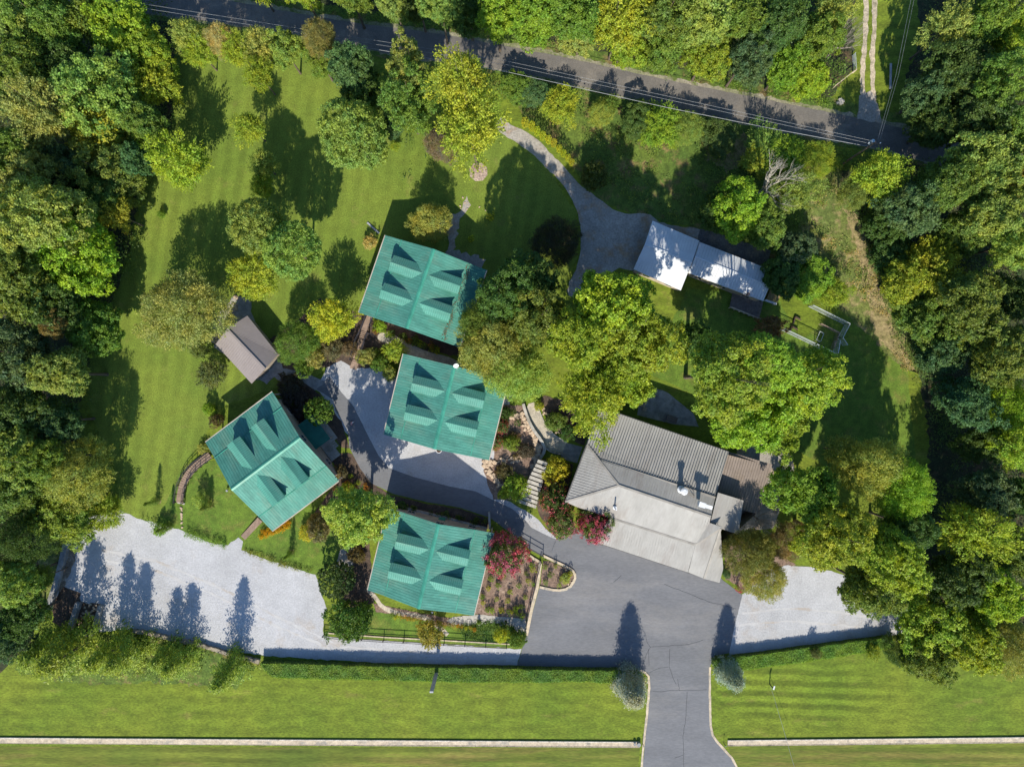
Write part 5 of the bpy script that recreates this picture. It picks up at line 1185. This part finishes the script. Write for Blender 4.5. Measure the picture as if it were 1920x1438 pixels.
lowwall('garden_curb', 'rounded pale curb around the teardrop bed in the asphalt lot', smooth([(1018,1041),(1030,1047),(1065,1063),(1078,1073),(1078,1087),(1066,1103),(1044,1107),(1012,1100)], 1, False), .35, .18, TANC, 'curb')
lowwall('garden_curb', 'low timber edge behind the fence of the southern garden', [(610,1186),(720,1194),(833,1200),(955,1207)], .16, .15, TANC, 'edging')
lowwall('bed_wall', 'thin pale wall north of the southern cabin', [(728,944),(775,955),(830,968),(912,990)], .3, .5, CONC)
m = MB(); p = P(918,975); m.box(0,0,.35,.3,2.6,.7,.05); o = m.build('pillar', CONC); o.location = (p.x,p.y,0); tag(o, 'narrow pale wall end beside the drive at the southern cabin corner', 'wall')
# white wire fence enclosure
wf = empty('wire_fence', P(1535, 620)); b_ = wf.location.copy(); tag(wf, 'white framed wire fence enclosure east of the long house', 'fence')
def wfence(line, h):
    m = MB(); ms = MB()
    for i in range(len(line)-1):
        a, b = P(*line[i])-b_, P(*line[i+1])-b_; L = (b-a).length; k = max(1, int(L/2.4))
        for j in range(k+1): q = a.lerp(b, j/k); m.bar(q, q+Vector((0,0,h)), .07, .07)
        m.bar(a+Vector((0,0,h)), b+Vector((0,0,h)), .09, .07); m.bar(a+Vector((0,0,.15)), b+Vector((0,0,.15)), .04, .04)
        n_ = int(L/.28)
        for j in range(n_): q = a.lerp(b, (j+.5)/n_); ms.bar(q, q+Vector((0,0,h)), .018, .018)
        for z in np.arange(.3, h, .28): ms.bar(a+Vector((0,0,z)), b+Vector((0,0,z)), .018, .018)
    m.build('fence_frame', STEEL, wf); ms.build('wire_mesh', STEEL, wf)
wfence([(1515,575),(1583,609),(1570,634)], 1.9); wfence([(1565,640),(1561,663)], 1.9); wfence([(1558,664),(1462,618)], 1.9); wfence([(1570,634),(1579,648)], 1.8)
pn = empty('pen', P(1560, 645)); b_ = pn.location.copy(); tag(pn, 'rusty wire pen inside the white fence enclosure', 'pen')
m = MB(); ln = [(1533,608),(1567,625),(1556,655)]
for i in range(2):
    a, b = P(*ln[i])-b_, P(*ln[i+1])-b_
    m.bar(a+Vector((0,0,1.3)), b+Vector((0,0,1.3)), .1,.08)
    for j in range(14): q = a.lerp(b, j/13); m.bar(q, q+Vector((0,0,1.3)), .03,.03)
    for z in (.3,.7,1.0): m.bar(a+Vector((0,0,z)), b+Vector((0,0,z)), .03,.03)
m.build('pen_frame', M('rusty_metal', (.26,.19,.15), fine=6), pn)
tb = empty('trestle', P(1534, 633)); b_ = tb.location.copy(); tag(tb, 'small pale metal frame standing inside the enclosure', 'frame')
m = MB(); q = [P(*p_)-b_ for p_ in ((1534,622),(1541,626),(1535,641),(1527,638))]
for i in range(4): a, b = q[i], q[(i+1)%4]; m.bar(a+Vector((0,0,.7)), b+Vector((0,0,.7)), .06,.06); m.bar(a, a+Vector((0,0,.7)), .06,.06)
m.build('frame_bars', STEEL, tb)
for i, (ln, lb) in enumerate(((((1486,607),(1490,594),(1500,600)),'dark corner frame near the house porch in the yard'), (((1480,622),(1484,612),(1494,618)),'dark corner frame nearest the white fence in the yard'))):
    e = empty('bed_frame', P(*ln[1])); b_ = e.location.copy(); tag(e, lb, 'frame', 'dark corner frames in the yard'); m = MB()
    for j in range(2): a, b = P(*ln[j])-b_, P(*ln[j+1])-b_; m.bar(a+Vector((0,0,.2)), b+Vector((0,0,.2)), .16,.4)
    m.build('side_board', MULCHD, e)
# farm gate beside the dirt track
gt = empty('gate', P(1598,140)); b_ = gt.location.copy(); tag(gt, 'long thin pole gate standing open beside the dirt track', 'gate')
m = MB(); a, b = P(1598.5,137)-b_, P(1560,167)-b_; m.bar(a+Vector((0,0,1.0)), b+Vector((0,0,1.0)), .10,.10); m.build('bar', TANC, gt); m = MB(); m.bar(a, a+Vector((0,0,1.25)), .18,.18); m.bar(b, b+Vector((0,0,1.1)), .1,.1); m.build('post', TANC, gt)
m = MB(); c_ = P(1597,106)-b_
for z in (.25,.55,.85,1.15): m.bar(a+Vector((.05,.2,z)), c_+Vector((0,0,z)), .05,.05)
for t in (0,.33,.66,1): q = a.lerp(c_, t); m.bar(q+Vector((.05,0,0)), q+Vector((.05,0,1.2)), .05,.05)
m.build('gate_leaf', STEEL, gt)
cu = empty('culvert', P(1575,192)); tag(cu, 'pale concrete culvert end in the grass beside the track junction', 'culvert'); m = MB(); m.box(0,0,.2,.5,.9,.4,.3); m.box(.3,.1,.12,.5,.4,.24,.3); m.build('headwall', CONC, cu); m = MB(); m.tube([(.2,0,.12),(-.6,-.2,.12)], .2, 10); m.build('pipe', CONCG, cu)
# rocks
def rock(seed):
    rg = random.Random(seed); m = MB(); n = 9; rings = 4
    rr = [[rg.uniform(.75,1.15) for _ in range(n)] for _ in range(rings+1)]
    m.v.append((0,0,-.3))
    for i in range(1, rings):
        t = math.pi*i/rings
        for j in range(n): a = 2*math.pi*j/n; s = math.sin(t)*rr[i][j]; m.v.append((math.cos(a)*s, math.sin(a)*s*.8, -math.cos(t)*.55))
    m.v.append((0,0,.5*rg.uniform(.85,1.1)))
    for j in range(n): m.f.append((0, 1+(j+1)%n, 1+j)); e = 1+(rings-2)*n; m.f.append((e+j, e+(j+1)%n, len(m.v)-1))
    for i in range(rings-2):
        for j in range(n): a = 1+i*n+j; b = 1+i*n+(j+1)%n; m.f.append((a,b,b+n,a+n))
    me = m.mesh('rock'); me.materials.append(STONE); return me
ROCK = [rock(i) for i in range(5)]
def rocks(spots, label, group, r=(.22,.42), mat=None):
    for i, (x, y) in enumerate(spots):
        o = bpy.data.objects.new('rock', ROCK[i % 5]); C.objects.link(o); p = P(x,y); s = rnd.uniform(*r); o.location = (p.x,p.y,s*.3); o.scale = (s,s,s); o.rotation_euler = (0,0,rnd.uniform(0,6.28)); tag(o, label, 'rock', group)
def along(line, n, w_):
    out = []; 
    for i in range(n):
        t = (i+rnd.uniform(0,.9))/n*(len(line)-1); k = min(int(t), len(line)-2); f = t-k
        out.append((line[k][0]+(line[k+1][0]-line[k][0])*f+rnd.uniform(-w_,w_), line[k][1]+(line[k+1][1]-line[k][1])*f+rnd.uniform(-w_,w_)))
    return out
rocks(along([(960,780),(975,778),(985,795),(997,815),(1008,835),(1010,850),(1002,862),(1000,880)], 95, 5), 'tan boulder in the curving rock border beside the pebble path wall', 'boulders of the path border')
rocks(along([(908,865),(915,872),(935,864),(960,862),(975,860)], 40, 5)+along([(908,868),(918,885),(930,900),(940,912)], 36, 4), 'tan boulder in the rock border nearest the courtyard cabin corner', 'boulders of the courtyard corner')
rocks(along([(446,562),(432,590),(414,622),(404,640)], 30, 7), 'pale rock in the stone border under the willow beside the shed', 'rocks beside the shed', (.2,.34))
rocks(along([(1013,762),(1022,775),(1035,800),(1052,815)], 16, 4), 'tan rock in the bed right of the pebble path', 'rocks right of the path', (.18,.3))
rocks(along([(1072,1092),(1064,1098),(1078,1082)], 6, 3)+[(996,1120),(1062,1068)], 'pale stone at the rim of the teardrop bed', 'stones of the teardrop bed', (.15,.26))
rocks(along([(158,1132),(185,1136),(180,1160),(155,1170),(160,1150),(175,1150)], 60, 7), 'grey stone lying in the concrete rock channel', 'stones in the channel', (.14,.26))
rocks(along([(868,375),(878,382),(862,392),(925,392)], 10, 5), 'pale stone in the bare washout of the far lawn', 'stones of the washout', (.1,.2))
rocks(along([(340,948),(341,962),(341,972),(342,990)], 8, .6), 'flat stepping stone between the curved boardwalk and the gravel lot', 'stepping stones', (.2,.26))
# flagstones
for i in range(26):
    x = rnd.uniform(842,972); y = 1163+(x-842)*.02+rnd.uniform(-6,6)
    m = MB(); k = rnd.randint(5,7); r_ = rnd.uniform(.22,.4); m.prism([(math.cos(6.283*j/k)*r_*rnd.uniform(.8,1.1), math.sin(6.283*j/k)*r_*rnd.uniform(.8,1.1)) for j in range(k)], .03, .075); o = m.build('flagstone', CONC); p = P(x,y); o.location = (p.x,p.y,.006*i % .03)
    tag(o, 'irregular pale flagstone in the walk below the southern cabin', 'flagstone', 'flagstones of the southern walk')
# poles and wires
sp_ = empty('sign_column', P(820,1255)); tag(sp_, 'tall grey rectangular column rising out of the long hedge', 'column'); m = MB(); m.box(0,0,4.4,.5,.22,6.8); m.build('panel', GREYM, sp_); m = MB(); m.bar((0,0,0),(0,0,1.2),.22,.22); m.build('post', RAILM, sp_)
pb = P(1640,268,9.2); up = empty('utility_pole', (pb.x,pb.y,0)); tag(up, 'wooden utility pole with a pale transformer beside the road near the dirt track', 'utility pole')
m = MB(); m.tube([(0,0,0),(0,0,9.4)], [.17,.11], 8); m.build('pole', POLEW, up); m = MB(); m.bar((-.8,.1,8.9),(.9,-.1,8.9),.1,.12); m.build('crossarm', POLEW, up)
m = MB(); m.tube([(0,.38,7.9),(0,.38,8.8),(0,.38,8.86)], [.27,.27,.2], 12); m.build('transformer', M('pale_blue_grey', (.40,.50,.55), rough=.4, fine=6, fv=.05), up)
for x in (-.75,.85): m = MB(); m.tube([(x,0,8.95),(x,0,9.15)], .08, 8); m.build('insulator', WHITEM, up)
def wire(label, pts_, r=.016, sag=.0):
    out = []
    for i in range(len(pts_)-1):
        a, b = P(*pts_[i]), P(*pts_[i+1])
        for j in range(8): t = j/8; q = a.lerp(b, t); q.z -= sag*4*t*(1-t); out.append(q)
    out.append(P(*pts_[-1])); m = MB(); m.tube(out, r, 5); tag(m.build('power_line', WIREM), label, 'wire', 'power lines')
wire('upper power line over the road running to the left edge', [(-60,-64,8.9),(250,5,8.6),(950,115,8.3),(1637,265,9.0)]); wire('second power line over the road just below the upper one', [(-60,-56,8.9),(250,13,8.5),(950,122,8.2),(1638,271,8.7)])
wire('thick cable along the lower edge of the road', [(560,62,6.5),(640,82,6.4),(950,135,6),(1250,202,6),(1450,242,6),(1633,276,6.6)], .032); wire('cable continuing right along the lower edge of the road', [(1641,276,6.6),(1740,305,6.4),(1960,358,6.5)], .025)
wire('left power line crossing the green beside the track', [(1646,262,8.9),(1680,140,8.6),(1716,-40,8.8)], .014); wire('right power line crossing the green beside the track', [(1650,262,8.9),(1685,140,8.6),(1722,-40,8.8)], .014)
lp_ = empty('service_post', P(1443,1282)); tag(lp_, 'short post with a white cap on the striped lawn with a wire attached', 'post'); m = MB(); m.tube([(0,0,0),(0,0,1.5)], .08, 8); m.build('post', RAILM, lp_); m = MB(); m.box(.08,.1,1.55,.2,.55,.12,-.3); m.build('cap', WHITEM, lp_)
wire('thin wire running from the lawn post off the bottom edge', [(1445,1286,1.5),(1470,1370,3),(1500,1475,5)], .022)
# small things
mb_ = empty('hose_reel', P(660,793.5)); tag(mb_, 'small red and white hose reel on the edge of the curving drive', 'hose reel'); m = MB(); m.tube([(-.12,0,.3),(.12,0,.3)], .27, 14); m.build('reel', M('pale_red', (.50,.25,.24), fine=6), mb_); m = MB(); m.box(.2,.15,.28,.3,.12,.5,.5); m.build('handle', WHITEM, mb_)
lt = empty('garden_light', P(811,1146)); tag(lt, 'small white garden light at the south gable of the southern cabin', 'light'); m = MB(); m.tube([(0,0,0),(0,0,.5)], .05, 6); m.build('post', RAILM, lt); m = MB(); m.tube([(0,0,.5),(0,0,.62)], [.16,.12], 10); m.build('lamp_head', WHITEM, lt)
lt = empty('garden_light', P(427.5,919)); tag(lt, 'small dark garden light under the ridge end of the diagonal cabin', 'light'); m = MB(); m.tube([(0,0,0),(0,0,.4)], .05, 6); m.build('post', RAILM, lt); m = MB(); m.tube([(0,0,.4),(0,0,.55)], [.18,.14], 10); m.build('lamp_head', GREYM, lt)
lt = empty('yard_light', P(1428,1108)); tag(lt, 'small white topped light at the left side of the east gravel lot', 'light'); m = MB(); m.tube([(0,0,0),(0,0,1.8)], .05, 6); m.build('post', GREYM, lt); m = MB(); m.tube([(0,0,1.8),(0,0,1.9)], [.2,.15], 10); m.build('lamp_head', WHITEM, lt)
sl2 = empty('slide_board', P(702,430)); tag(sl2, 'thin grey board lying on the lawn above the far cabin', 'board'); m = MB(); m.bar(P(689,418)-sl2.location+Vector((0,0,.1)), P(711,438)-sl2.location+Vector((0,0,.1)), .25,.12); m.build('plank', GREYM, sl2)
for i, (x, y, lb) in enumerate(((1205,760,'pale chair on the shaded patio nearest the bright tree'), (1208,767,'pale chair on the shaded patio nearest the lodge'))):
    e = empty('patio_chair', P(x,y), -.3); tag(e, lb, 'chair', 'patio chairs'); m = MB(); m.box(0,0,.45,.55,.5,.06); m.build('seat', TRIM, e); m = MB(); m.box(0,.27,.75,.55,.06,.6); m.build('backrest', TRIM, e)
    for a_ in (-.24,.24):
        for b2_ in (-.2,.22): m = MB(); m.box(a_,b2_,.21,.05,.05,.42); m.build('leg', RAILM, e)
pt = empty('patio_table', P(1258,785)); tag(pt, 'dark picnic table under the lodge north eave on the patio', 'table'); m = MB(); m.box(0,0,.74,1.6,.9,.06,-.3); m.build('table_top', DECKD, pt)
for s in (-.5,.5): m = MB(); m.box(s,-.3*s,.36,.1,.8,.7,-.3); m.build('leg', DECKD, pt)

yh = empty('yellow_hose', P(1688,42)); tag(yh, 'short yellow pipe lying on the grass beside the dirt track', 'pipe'); m = MB(); m.bar(P(1684,50)-yh.location+Vector((0,0,.08)), P(1693,29)-yh.location+Vector((0,0,.08)), .14,.12); m.build('pipe_body', M('yellow_plastic', (.60,.50,.05), fine=6), yh)
gd = empty('guard_rail', P(1670,140)); tag(gd, 'grey drainage pipe lying in the shade under the crossing power lines', 'pipe'); m = MB(); m.tube([P(1669,121)-gd.location+Vector((0,0,.2)), P(1668,168)-gd.location+Vector((0,0,.2))], .17, 8); m.build('pipe_body', GREYM, gd)
